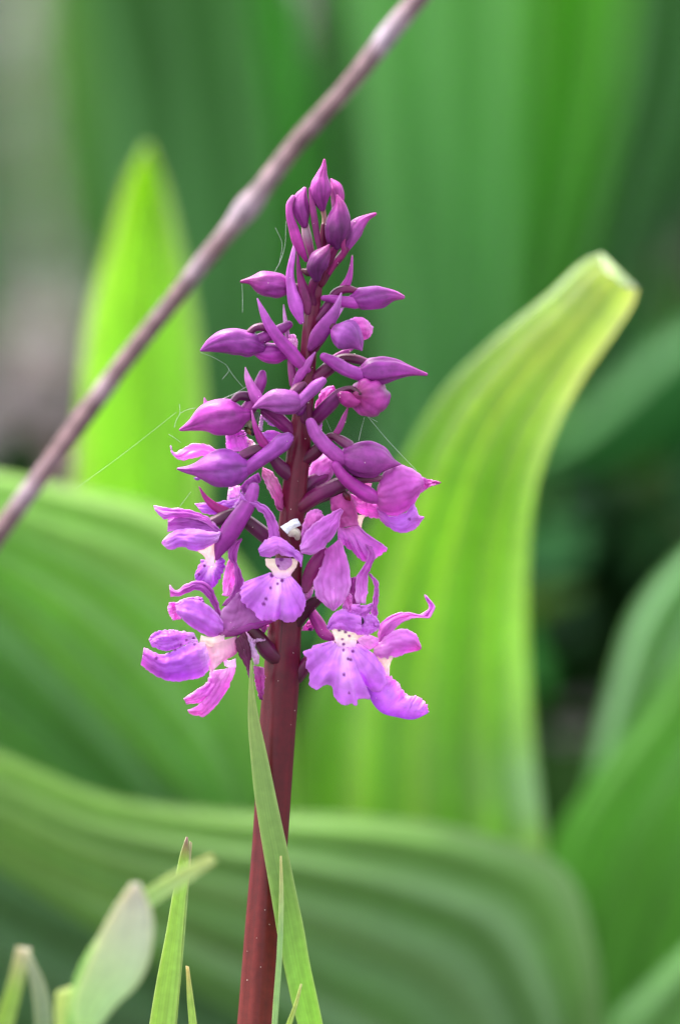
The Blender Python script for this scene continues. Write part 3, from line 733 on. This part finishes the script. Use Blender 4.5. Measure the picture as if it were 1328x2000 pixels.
spur(fl, C, [(560, 1215, 16), (590, 1130, 56), (650, 1030, 76), (730, 910, 72), (795, 810, 60), (832, 720, 50), (846, 672, 42)], [(150, 60, 150), (144, 50, 142), (150, 54, 148), (160, 66, 160), (170, 80, 172)], d=(-26, -46))
petal(fl, C, [(410, 1150), (470, 1200), (488, 1270)], [(560, 1060), (552, 1160), (534, 1270)], [CREAM, (236, 228, 214), (232, 210, 226)], d=-28, bulge=10, name='throat', vamt=0.1)
lip(fl, E, [(525, 275), (560, 320), (580, 310), (600, 280)], [(500, 272), (470, 330), (450, 410), (500, 450), (570, 474), (620, 410), (660, 310), (645, 255), (610, 250)], d=(-26, -20, -12, -12), bulge=10,
    cols=[(226, 190, 232), (176, 92, 200), (160, 72, 190)], spots=[(515, 315, 3), (478, 375, 3)])
# --- centre flower
fl = flower(E, [(905, 190), (960, 128), (1020, 104), (1090, 130), (1150, 180), (1222, 240)], [(915, 238), (985, 250), (1050, 226), (1110, 246), (1175, 262), (1216, 322)], [(184, 100, 206), LIL, LIL, (190, 112, 214), LIL], d=(-58, -52, -66, -54), bulge=16)
petal(fl, C, [(724, 688), (770, 748), (860, 775), (940, 820), (1010, 910), (1042, 1050)], [(748, 762), (810, 800), (880, 840), (930, 900), (952, 980), (960, 1060)], [LIL, (184, 96, 196), (184, 92, 190), (176, 84, 186)], d=(-50, -48, -44, -48), bulge=8, name='sepal')
petal(fl, DD, [(110, 1130), (135, 1000), (185, 925), (240, 918)], [(230, 1120), (270, 1050), (285, 990), (262, 925)], [(196, 110, 200), PINK, (214, 124, 210)], d=-44, bulge=8, name='sepal')
petal(fl, DD, [(100, 1195), (150, 1085), (260, 990), (345, 945), (412, 908)], [(110, 1252), (210, 1256), (300, 1190), (375, 1090), (424, 922)], [(206, 140, 214), (196, 100, 204), (194, 92, 200), (204, 110, 204)], d=(-56, -50, -56, -46), bulge=10, name='sepal', nvein=6, vcol=VEIN)
petal(fl, E, [(955, 262), (960, 310), (1000, 352), (1010, 400)], [(1190, 262), (1176, 320), (1140, 372), (1130, 410)], [CREAM, CREAM, (234, 222, 216), (220, 180, 226)], d=-52, bulge=6, name='throat', vamt=0.05, wave=1)
petal(fl, E, [(1025, 258), (1030, 300), (1060, 345)], [(1140, 258), (1145, 300), (1100, 345)], [(166, 100, 170), (186, 130, 190), (206, 160, 206)], d=-59, bulge=4, name='column', vamt=0.05, wave=0.5, spots=[(1070, 266, 5), (1046, 315, 3.6)])
lip(fl, E, [(985, 362), (1030, 392), (1080, 402), (1140, 392)], [(800, 440), (775, 520), (800, 590), (870, 640), (900, 690), (970, 706), (1046, 694), (1062, 664), (1086, 714), (1150, 716), (1210, 662), (1242, 572), (1205, 470)], d=(-52, -52, -58, -56), bulge=22,
    spots=[(998, 385, 4.6), (1036, 396, 3.6), (1074, 424, 3.8), (1042, 446, 3), (990, 474, 3), (958, 552, 3.4), (942, 588, 3.8)])
spur(fl, F, [(360, 300, 40), (300, 400, 60), (255, 500, 58), (220, 590, 34)], [(150, 44, 130), (136, 36, 110), (130, 40, 100), (150, 80, 120)], d=(-26, -22))
# --- right front flower
fl = flower(F, [(384, 882), (430, 786), (505, 744), (575, 764), (650, 800)], [(400, 898), (480, 892), (560, 918), (610, 930), (654, 936)], [(184, 100, 204), LIL, (186, 100, 206), LIL], d=(-44, -58, -48, -58), bulge=14)
petal(fl, F, [(640, 800), (690, 776), (745, 790), (784, 850)], [(652, 936), (690, 938), (738, 918), (780, 888)], [LIL, (196, 116, 212), LIL], d=(-54, -44, -56, -44), bulge=8, name='hood_petal')
petal(fl, F, [(500, 748), (520, 660), (550, 618), (578, 640)], [(570, 780), (585, 740), (572, 700), (580, 660)], [(190, 96, 196), PINK, (204, 100, 196)], d=(-48, -46, -58, -52), bulge=5, name='hood_petal')
petal(fl, F, [(566, 715), (610, 705), (670, 712), (738, 694)], [(575, 772), (620, 792), (690, 784), (728, 735)], [(206, 120, 214), (190, 96, 200), (196, 106, 206)], d=(-60, -56, -64, -58), bulge=6, name='hood_petal')
tube('throat', F, [(650, 815, 14), (655, 838, 14), (652, 855, 6)], M_BUD, fl, [(40, 10, 50)], d=-66, nu=8, nv=10)  # dark blob in place of the shade inside the hood's opening
petal(fl, F, [(372, 296), (345, 420), (288, 530), (296, 620), (352, 692), (432, 752)], [(482, 204), (530, 330), (556, 440), (560, 590), (508, 690), (440, 752)], [(190, 84, 184), (194, 96, 194), (196, 110, 202), (206, 130, 210), (206, 140, 208)], d=(-44, -46, -46, -50), bulge=14, name='sepal', nvein=6, vcol=VEIN, vamt=0.45)
petal(fl, F, [(604, 690), (600, 570), (622, 470), (680, 390), (700, 310), (672, 240)], [(676, 700), (692, 600), (698, 480), (722, 410), (748, 345), (730, 270)], [(216, 150, 216), (200, 110, 204), (186, 84, 186), (180, 76, 180), (184, 84, 186)], d=(-46, -34, -44, -30), bulge=8, name='sepal', vcol=VEIN)
petal(fl, F, [(700, 476), (738, 530), (744, 620), (728, 730), (720, 810)], [(708, 472), (768, 522), (778, 620), (768, 720), (772, 815)], [(190, 90, 190), (186, 86, 186), (190, 92, 192)], d=-30, bulge=6, name='sepal')
petal(fl, F, [(556, 505), (552, 600), (560, 700)], [(604, 495), (612, 600), (640, 710)], [(166, 60, 156), (160, 56, 150)], d=-34, bulge=3, name='sepal')
petal(fl, F, [(412, 885), (440, 945), (462, 1030)], [(668, 935), (612, 980), (606, 1030)], [CREAM, CREAM, (226, 196, 226)], d=-50, bulge=8, name='throat', vamt=0.05, wave=1, spots=[(480, 903, 3), (525, 915, 3.2), (556, 945, 3), (503, 970, 2.6), (512, 1008, 3.2)])
lip(fl, F, [(425, 985), (470, 1020), (540, 1036), (600, 1022), (622, 1004)], [(300, 1020), (208, 1086), (232, 1112), (226, 1160), (256, 1250), (248, 1312), (300, 1358), (390, 1308), (430, 1340), (440, 1402), (530, 1476), (578, 1458), (604, 1482), (612, 1436), (706, 1416), (690, 1380), (655, 1340), (660, 1308), (700, 1340), (780, 1372), (832, 1310), (812, 1190), (720, 1070)],
    d=(-50, -50, -52, -48), bulge=20, wave=4, spots=[(510, 1055, 3.2), (582, 1065, 3.4), (546, 1122, 3.2), (566, 1128, 3.2), (515, 1240, 3.6), (553, 1380, 3)])
spur(fl, F, [(270, 770, 40), (320, 850, 48), (370, 930, 46), (420, 960, 30)], [(196, 76, 176), (176, 56, 150), (160, 50, 136)], d=(4, -30))
ovary(fl, F, [(150, 860, 44), (230, 745, 44), (300, 680, 40), (350, 650, 26)], [(84, 18, 40), (78, 14, 44), (90, 24, 56)], d=(-10, -34))
petal(fl, F, [(612, 965), (680, 935), (778, 965)], [(640, 1020), (700, 1050), (776, 1010)], [(226, 190, 226), (220, 160, 214), (206, 130, 206)], d=-28, bulge=6, name='throat')
petal(fl, F, [(210, 600), (222, 680)], [(292, 566), (262, 650)], [(246, 226, 240), (226, 170, 222)], d=-4, bulge=3, name='sepal')
petal(fl, F, [(318, 405), (295, 450)], [(358, 408), (322, 470)], [(240, 200, 236)], d=-30, bulge=2, name='sepal')
petal(fl, F, [(192, 905), (225, 850), (270, 810)], [(270, 905), (300, 870), (310, 830)], [(226, 110, 210), (216, 100, 200)], d=16, bulge=4, name='sepal', spots=[(258, 896, 4)])
# --- right rear flower
fl = flower(F, [(770, 1000), (790, 860), (870, 795), (990, 764), (1100, 782), (1160, 742), (1130, 636)], [(800, 1010), (870, 930), (950, 846), (1060, 806), (1170, 798), (1208, 736), (1146, 640)], [(186, 76, 176), (196, 96, 194), PINK, (206, 104, 204), (210, 120, 216)], d=(-20, -8, -20, -14), bulge=8)
petal(fl, F, [(745, 1025), (860, 925), (960, 894), (1050, 925), (1106, 1040)], [(740, 1080), (810, 1116), (905, 1106), (1010, 1070), (1098, 1052)], [(226, 170, 214), (206, 120, 208), (200, 108, 206), PINK], d=(-24, -14, -24, -14), bulge=14, name='hood_petal', nvein=3)
petal(fl, F, [(750, 1085), (800, 1180), (820, 1270)], [(890, 1100), (862, 1170), (858, 1260)], [CREAM, (236, 230, 200), (230, 190, 220)], d=-22, bulge=8, name='throat', vamt=0.05)
lip(fl, F, [(690, 1330), (720, 1430), (800, 1526), (920, 1562), (1040, 1579), (1150, 1534)], [(848, 1242), (920, 1300), (1000, 1402), (1085, 1416), (1140, 1468), (1158, 1530)], d=(-26, -8, -22, -8), bulge=18, cols=[(170, 84, 206), VIO, (206, 130, 226), (230, 130, 224)], vamt=0.15)
ovary(fl, F, [(150, 1270, 48), (210, 1185, 52), (270, 1110, 44), (520, 1000, 40), (780, 1010, 30)], [(96, 26, 60), (150, 40, 110), (160, 50, 130), BUD, BUD], d=(-6, -12))
# --- right middle flower with striped hood
fl = flower(DD, [(692, 760), (740, 640), (840, 584), (950, 606), (1046, 690)], [(684, 850), (720, 935), (810, 966), (930, 915), (1044, 740)], [(196, 90, 180), (190, 80, 184), (190, 84, 188), (196, 96, 192)], d=(-12, -6, -12, -6), bulge=30, nvein=6, vcol=(150, 40, 130), vamt=0.5)
petal(fl, DD, [(1030, 672), (1100, 694), (1173, 710)], [(1024, 790), (1090, 746), (1168, 720)], [(196, 90, 190), (200, 84, 180), (176, 60, 150)], d=0, bulge=4, name='sepal')
petal(fl, DD, [(690, 900), (800, 972), (920, 930), (968, 872), (1000, 955), (1045, 975)], [(720, 1000), (785, 1062), (880, 1094), (960, 1076), (1025, 1010), (1046, 980)], [(184, 84, 180), (180, 90, 200), (186, 104, 210), (196, 116, 212), (206, 110, 206)], d=(-14, -4, -20, -6), bulge=14, name='hood_petal', spots=[(935, 990, 3)])
petal(fl, DD, [(490, 800), (600, 850), (720, 880)], [(505, 900), (580, 962), (730, 990)], [(226, 130, 214), (216, 110, 204), (200, 84, 190)], d=2, bulge=6, name='hood_petal')
petal(fl, DD, [(548, 725), (600, 715), (650, 720)], [(560, 750), (600, 745), (640, 750)], [(246, 196, 230)], d=-4, bulge=2, name='throat')
spur(fl, DD, [(372, 580, 36), (430, 662, 46), (530, 748, 54), (640, 815, 60), (700, 840, 40)], [(176, 64, 160), (170, 54, 150), (170, 54, 154), (176, 64, 160)], d=(-40, -24))
ovary(fl, DD, [(110, 900, 58), (200, 830, 58), (320, 765, 58), (430, 715, 54), (560, 690, 34), (720, 680, 24)], [(116, 26, 66), (136, 40, 104), (130, 44, 106), (120, 40, 96), (126, 60, 90), (190, 110, 160)], d=(-8, -16))
# --- flower hanging behind it
fl = flower(DD, [(330, 830), (345, 920), (400, 1060)], [(470, 770), (530, 920), (545, 1040)], [(190, 70, 160), (180, 60, 150), (160, 56, 130), (200, 100, 180)], d=-10, bulge=16)
lip(fl, DD, [(392, 1040), (440, 1060), (500, 1050), (548, 1035)], [(392, 1120), (400, 1175), (440, 1192), (530, 1260), (590, 1316), (622, 1300), (618, 1240), (630, 1322), (690, 1280), (765, 1222), (680, 1170), (590, 1110)], d=(-10, -10, -8, -4), bulge=12, cols=[(206, 120, 200), (204, 104, 206), (210, 110, 210)])
petal(fl, DD, [(520, 960), (515, 1030), (545, 1090)], [(600, 962), (580, 1000), (560, 1080)], [CREAM, (238, 226, 206)], d=-6, bulge=5, name='throat', vamt=0.05)
tube('column', DD, [(445, 800, 22), (465, 825, 26), (480, 845, 10)], M_BUD, fl, [(66, 12, 36), (110, 20, 40)], d=-26, nu=10, nv=10)  # dark blob painted for the shade in the flower's hole, no actual column
ovary(fl, DD, [(420, 780, 44), (340, 800, 40), (250, 830, 40), (130, 880, 40)], [OV, (90, 26, 66)], d=(4, 2))
# --- lower left flower
fl = flower(E, [(308, 605), (380, 560), (500, 575), (590, 640), (650, 720)], [(320, 652), (400, 735), (500, 796), (575, 828), (650, 790)], [(196, 120, 214), (184, 98, 206), (184, 96, 204), (190, 110, 206)], d=(-28, -44, -34, -44), bulge=16, nvein=4)
petal(fl, E, [(264, 452), (300, 492), (380, 450), (470, 424), (556, 456), (604, 560), (645, 690)], [(268, 536), (330, 530), (400, 502), (470, 488), (540, 540), (582, 620), (625, 715)], [(206, 120, 200), (186, 84, 184), (170, 70, 180), (164, 62, 166), (160, 60, 156), (170, 76, 164)], d=(-30, -36, -34, -40), bulge=8, name='sepal', vcol=VEIN)
petal(fl, E, [(262, 578), (254, 640), (290, 705)], [(302, 580), (335, 650), (348, 698)], [(216, 120, 206), (226, 130, 214)], d=-18, bulge=5, name='sepal')
petal(fl, E, [(305, 585), (400, 545), (500, 540)], [(320, 620), (420, 600), (520, 590)], [VIO, (176, 84, 196), (170, 80, 180)], d=-26, bulge=4, name='hood_petal', spots=[(382, 602, 3)])
petal(fl, E, [(782, 116), (712, 158), (684, 228), (718, 290), (738, 380), (726, 480), (640, 600)], [(788, 124), (758, 190), (746, 260), (768, 350), (798, 430), (770, 510), (690, 600)], [(186, 80, 184), (176, 74, 176), (166, 64, 166), (160, 60, 160), (166, 70, 166), (150, 60, 140)], d=(-26, -38, -22, -34), bulge=6, name='sepal', vcol=VEIN)
petal(fl, E, [(694, 258), (652, 400), (648, 530)], [(742, 320), (738, 440), (690, 540)], [(226, 120, 214), (230, 140, 220), (226, 150, 220)], d=-10, bulge=6, name='sepal')
petal(fl, E, [(792, 474), (700, 560), (636, 650), (640, 790)], [(786, 590), (880, 640), (990, 706), (830, 780)], [(166, 76, 164), (160, 84, 160), (170, 104, 170), (160, 80, 156)], d=(-34, -44, -28, -34), bulge=8, name='sepal', nvein=9, vamt=0.5, vcol=(130, 40, 120))
spur(fl, E, [(640, 800, 30), (740, 785, 36), (860, 752, 34), (1000, 712, 12)], [(170, 80, 160), (156, 60, 150), (150, 50, 146), (160, 56, 150)], d=(-42, -34))
petal(fl, E, [(490, 815), (560, 832), (660, 800)], [(480, 872), (560, 900), (660, 870)], [CREAM, (234, 226, 206), (220, 180, 206)], d=-46, bulge=6, name='throat', vamt=0.05)
petal(fl, E, [(530, 890), (548, 990), (560, 1085)], [(750, 820), (752, 930), (640, 1000)], [(226, 196, 200), (216, 170, 200), (230, 200, 226)], d=-38, bulge=14, name='throat', vamt=0.2, colv=[CREAM, (220, 180, 196), (180, 84, 160)])
petal(fl, E, [(440, 800), (380, 792), (230, 778), (148, 800), (116, 850)], [(470, 862), (390, 872), (320, 905), (240, 924), (138, 892)], [(220, 180, 226), LIL, (180, 92, 204), (176, 88, 200), LIL], d=(-48, -56, -48, -54), bulge=8, name='lip', spots=[(480, 808, 4), (438, 835, 3.2), (385, 848, 2.6), (345, 882, 2.6), (400, 874, 2.4)], nu=60, nv=40)
petal(fl, E, [(520, 872), (440, 868), (330, 908), (200, 955), (130, 930), (85, 902)], [(556, 1000), (524, 1090), (400, 1134), (250, 1139), (135, 1084), (60, 1022)], [(222, 190, 228), (186, 100, 206), (174, 84, 204), (172, 80, 200), (184, 84, 200), (206, 110, 206)], d=(-50, -64, -44, -56), bulge=18, name='lip', spots=[(445, 882, 2.8), (305, 920, 3), (265, 937, 3), (170, 982, 3.6)], nu=60, nv=40, nvein=9, vcol=(140, 46, 170))
petal(fl, E, [(562, 1070), (535, 1155), (455, 1212), (366, 1276)], [(650, 1060), (606, 1180), (520, 1285), (385, 1310)], [(230, 180, 226), (206, 100, 200), (196, 90, 196), (214, 110, 206), (224, 130, 210)], d=(-34, -42, -40, -42), bulge=6, name='lip', wave=6, nu=50, nv=24, jit=3)
petal(fl, E, [(640, 1060), (600, 1175), (520, 1275), (450, 1330), (400, 1356)], [(744, 1040), (700, 1160), (614, 1302), (502, 1398), (408, 1376)], [(232, 186, 228), (216, 116, 210), (206, 100, 204), (216, 110, 206), (226, 130, 210)], d=(-40, -46, -30, -44), bulge=9, name='lip', wave=7, nu=50, nv=24, jit=3)
petal(fl, E, [(650, 975), (690, 1000), (740, 980)], [(660, 1030), (700, 1050), (742, 1044)], [(240, 220, 240), (230, 200, 236)], d=-36, bulge=3, name='throat')
ovary(fl, E, [(850, 780, 46), (915, 850, 54), (975, 930, 58), (1040, 985, 50)], [(80, 22, 44), (86, 20, 54), (110, 26, 80), (90, 20, 50)], d=(-34, -24))
bt = petal(fl, E, [(735, 850), (756, 940), (812, 1040), (838, 1120)], [(806, 790), (846, 850), (852, 960), (842, 1120)], [(96, 40, 70), (90, 34, 66), (110, 40, 84), (150, 80, 140)], d=-44, bulge=8, name='bract', vamt=0.4, nvein=6, edge=0)
petal(fl, E, [(812, 785), (838, 880), (858, 960), (880, 1030)], [(842, 815), (880, 910), (905, 960), (905, 1020)], [(206, 160, 196), (196, 160, 206), (214, 180, 216), (206, 160, 196)], d=-48, bulge=5, name='bract')
petal(fl, E, [(850, 838), (900, 842), (955, 848)], [(866, 900), (900, 860), (950, 852)], [(190, 150, 190), (196, 150, 190)], d=-44, bulge=2, name='bract')
petal(fl, E, [(868, 1030), (878, 1140), (912, 1275)], [(944, 1050), (946, 1160), (934, 1275)], [(170, 100, 156), (176, 60, 156), (140, 46, 120)], d=(-40, -36, -24, -34), bulge=6, name='bract', nvein=3)
petal(fl, E, [(900, 720), (920, 760), (935, 790)], [(985, 705), (975, 750), (945, 800)], [(200, 90, 184), (190, 80, 176)], d=-14, bulge=3, name='sepal')

# ------------------------------------------------------------------ small things on the spike
fk = sheet('white_flake', N, [(206, 365), (300, 312), (400, 256), (455, 252)], [(304, 465), (330, 430), (390, 385), (502, 335)], M_WHITE, None, [(236, 240, 250), (246, 246, 252), (226, 226, 240)], d=-58, bulge=8, vamt=0, thick=3)
tag(fk, 'tiny white folded flake caught on the centre flower', 'flake')
sd_ = tube('seed', N, [(350, 470, 40), (400, 440, 72), (440, 465, 66), (450, 520, 40)], M_WHITE, None, [(190, 176, 168), (202, 192, 180), (176, 160, 150)], d=-54, nu=16, nv=18)
tag(sd_, 'small round beige seed stuck below the white flake', 'seed')

IN = Frame(460, 800, 13.28)
ins = empty('small_insect', P(487, 842, -2), 'small dark brown insect hiding between the left buds', 'insect')
tube('abdomen', IN, [(330, 300, 50), (360, 360, 90), (400, 430, 95), (440, 490, 60)], M_CHIT, ins, [(190, 180, 150), (150, 150, 120), (90, 84, 60)], d=-4, nu=16, nv=16, streak=0.5)
tube('thorax', IN, [(260, 470, 40), (320, 530, 80), (380, 590, 70), (420, 640, 36)], M_CHIT, ins, [(46, 36, 28), (110, 76, 44), (130, 90, 40)], d=-6, nu=16, nv=16, streak=0.6)
tube('head', IN, [(420, 520, 40), (450, 580, 60), (455, 640, 50)], M_CHIT, ins, [(20, 16, 18)], d=-8, nu=12, nv=14)
for q in ([(300, 600, 8), (200, 650, 7), (60, 700, 5)], [(260, 560, 8), (180, 590, 6), (140, 500, 5)], [(330, 640, 8), (240, 690, 7), (130, 712, 5)]):
    tube('leg', IN, q, M_CHIT, ins, [(30, 22, 24)], d=-8, nu=10, nv=6)
sheet('wing', IN, [(380, 250), (480, 60), (600, 60)], [(440, 420), (560, 330), (640, 160)], M_WHITE, ins, [(120, 140, 120), (140, 160, 140)], d=2, bulge=2, thick=0.6)

# ------------------------------------------------------------------ grass blades and the pale leaf
def blade(fr, L, R, label, cols, d, name='grass_blade', cat='grass', bulge=-4, group=None, xg=None, wg=20, **k):
    lx, ly = fr(L[-1]); rx, ry = fr(R[-1])
    dg = d[1] if isinstance(d, tuple) else d
    gy = ground_py(dg) + 15
    sl_ = ((lx + rx) / 2 - (fr(L[-2])[0] + fr(R[-2])[0]) / 2) / max(1, ((ly + ry) - fr(L[-2])[1] - fr(R[-2])[1]) / 2)
    xg = xg if xg is not None else (lx + rx) / 2 + 0.6 * sl_ * (gy - ly)
    Lp = [fr(p) for p in L] + [((lx * 0.5 + (xg - wg) * 0.5), (ly + gy) / 2), (xg - wg, gy)]
    Rp = [fr(p) for p in R] + [((rx * 0.5 + (xg + wg) * 0.5), (ry + gy) / 2), (xg + wg, gy)]
    d0, d1 = d if isinstance(d, tuple) else (d, d)
    k.setdefault('vamt', 0.3); k.setdefault('nvein', 9)
    o = sheet(name, PX, Lp, Rp, M_GRASS, None, cols, d=(d0, d1, d0, d1), bulge=bulge, nu=90, nv=25, wave=1.5, edge=0.35, edgecol=(190, 206, 140), **k)
    return tag(o, label, cat, group)

blade(G, [(614, 178), (605, 350), (603, 500), (615, 650), (632, 830), (660, 1020), (690, 1200), (720, 1370), (755, 1580), (790, 1750), (830, 1930), (850, 2000)],
         [(620, 178), (635, 350), (658, 480), (690, 620), (720, 760), (760, 950), (800, 1130), (840, 1330), (880, 1520), (915, 1720), (950, 1880), (975, 2000)],
      'wide green grass blade crossing in front of the red orchid stem', [(150, 176, 96), (126, 162, 82), (122, 164, 70), (138, 196, 50)] + [(150, 210, 44)] * 5, (-56, -48), xg=720, wg=30)
blade(G, [(763, 1158), (757, 1400), (748, 1600), (722, 2000)], [(769, 1158), (778, 1320), (774, 1620), (750, 2000)],
      'thin pale grass blade standing against the wide blade', [(190, 190, 120)] + [(146, 190, 116)] * 8, (-66, -66), bulge=-2, xg=500, wg=10, nvein=3)
blade(G, [(864, 1798), (832, 1900), (792, 2000)], [(873, 1800), (848, 1915), (822, 2000)],
      'short yellowish grass blade leaning over the foot of the wide blade', [(190, 200, 120)] + [(150, 196, 60)] * 8, (-72, -72), bulge=-2, xg=480, wg=8, nvein=3)
blade(G, [(294, 1062), (268, 1135), (235, 1300), (190, 1560), (150, 1760), (110, 2000)], [(300, 1066), (312, 1200), (290, 1390), (276, 1560), (262, 1760), (240, 2000)],
      'upright green grass blade with a purplish tip left of the red stem', [(140, 100, 110), (140, 190, 60)] + [(144, 190, 66)] * 24, (-20, -20), xg=250, wg=22)
blade(G, [(311, 1085), (306, 1200), (290, 1380)], [(320, 1092), (313, 1200), (298, 1380)],
      'narrow folded grass edge beside the purplish blade tip', [(176, 170, 130)] + [(160, 200, 110)] * 14, (-22, -16), bulge=-1, xg=262, wg=6, nvein=2)
blade(G, [(291, 1708), (296, 1850), (306, 2000)], [(306, 1714), (326, 1850), (346, 2000)],
      'short pale tipped grass blade right of the purplish tipped blade', [(196, 190, 130)] + [(150, 190, 80)] * 14, (-10, -10), bulge=-2, xg=400, wg=12, nvein=3)
FD = -mm(58)
blade(PX, [(414, 1668), (350, 1698), (280, 1742), (215, 1800), (150, 1900), (130, 2000)], [(424, 1684), (362, 1728), (294, 1776), (245, 1836), (190, 1930), (160, 2000)],
      'blurred pale grass blade slanting across the purplish tipped blade', [(170, 190, 120)] + [(130, 186, 100)] * 6, FD, xg=150, wg=15, bulge=-3)
blade(PX, [(258, 1724), (222, 1775), (188, 1840), (163, 1900), (142, 1960), (150, 2030)], [(272, 1724), (297, 1780), (298, 1850), (272, 1920), (226, 1966), (185, 2020)],
      'blurred whitish oval leaf among the grass', [(178, 184, 186), (174, 194, 172), (160, 198, 140), (150, 196, 116)] + [(130, 184, 90)] * 9, -mm(62), name='oval_leaf', cat='leaf', bulge=-5, xg=165, wg=10, nvein=5, vamt=0.4)
blade(PX, [(34, 1848), (16, 1920), (-24, 2040)], [(62, 1852), (46, 1925), (18, 2040)],
      'blurred yellowish grass blade with a pale tip beside the oval leaf', [(176, 176, 160)] + [(136, 176, 60)] * 14, -mm(55), xg=-100, wg=16)
blade(PX, [(48, 1862), (62, 1930), (72, 2030)], [(62, 1866), (92, 1930), (104, 2030)],
      'blurred greyish grass blade leaning against the yellowish blade', [(150, 164, 150)] + [(110, 142, 100)] * 5, -mm(48), xg=140, wg=16)
blade(PX, [(112, 1936), (108, 1970), (112, 2040)], [(140, 1926), (158, 1965), (160, 2040)],
      'blurred short green shoot at the foot of the oval leaf', [(176, 200, 130), (120, 190, 60), (110, 176, 60)], -mm(56), xg=140, wg=14)

# ------------------------------------------------------------------ spider silk
def web(loc, label, strands):
    w = empty('spider_silk', P(*loc), label, 'cobweb', 'spider silk on the flower spike')
    for fr, pts, r in strands:
        tube('thread', fr, [(p[0], p[1], r * 0.6 * fr.k, p[2] if len(p) > 2 else -4) for p in pts], M_SILK, w, [(200, 210, 200)], nu=14, nv=5, rough=0.3)
web((548, 530, -4), 'fine silk threads rising from the horizontal left bud near the tip', [
    (A, [(305, 762), (335, 708), (365, 620), (375, 450)], 0.6), (A, [(335, 708), (350, 580), (310, 490)], 0.55), (A, [(104, 836), (108, 920), (107, 1012)], 0.55), (A, [(200, 900), (260, 840), (300, 780)], 0.5)])
web((400, 700, -4), 'loose silk strands strung between the left buds', [
    (H, [(350, 270), (480, 320), (620, 400)], 0.45), (H, [(620, 400), (700, 520), (810, 650)], 0.45), (H, [(540, 790), (700, 720), (860, 630)], 0.7), (H, [(580, 560), (650, 450), (620, 400)], 0.45),
    (H, [(0, 1155), (70, 1200), (130, 1245)], 0.5), (H, [(60, 1085), (80, 1010), (120, 930), (115, 830)], 0.6), (H, [(120, 930), (200, 890), (290, 870)], 0.45), (PX, [(152, 952), (250, 880), (345, 805)], 0.2), (H, [(120, 1940), (180, 1860), (240, 1780)], 0.4)])
web((718, 812, -4), 'long silk thread running down from the round right bud', [
    (DD, [(615, 205), (770, 390), (990, 622)], 0.6), (DD, [(592, 215), (570, 300), (548, 395)], 0.5), (DD, [(622, 210), (690, 250)], 0.5), (DD, [(300, 230), (340, 320)], 0.4)])

# ------------------------------------------------------------------ pollen grains and dust stuck to the spike
rp = random.Random(11)
pv, pf = [], []
cand = [o for o in scn.objects if o.type == 'MESH' and o.name.split('.')[0] in ('bud', 'stem', 'spur', 'ovary', 'bract', 'lip', 'petal', 'sepal')]
octa = [(1, 0, 0), (-1, 0, 0), (0, 1, 0), (0, -1, 0), (0, 0, 1), (0, 0, -1)]
of = [(0, 2, 4), (2, 1, 4), (1, 3, 4), (3, 0, 4), (2, 0, 5), (1, 2, 5), (3, 1, 5), (0, 3, 5)]
n_left = 110
while n_left:
    o = stem if rp.random() < 0.3 else rp.choice(cand)
    v = rp.choice(o.data.vertices)
    if v.normal.dot(FWD) > -0.25 or v.co.z < 0.06:
        continue
    c = v.co + v.normal * (1.0 * S)
    r = rp.uniform(0.6, 1.3) * S
    b = len(pv)
    pv += [c + Vector(q) * r for q in octa]
    pf += [tuple(b + i for i in f) for f in of]
    n_left -= 1
pol = new_obj('pollen', pv, pf, M_WHITE, orchid, [(244, 236, 226)] * len(pv))
pol['kind'] = 'stuff'
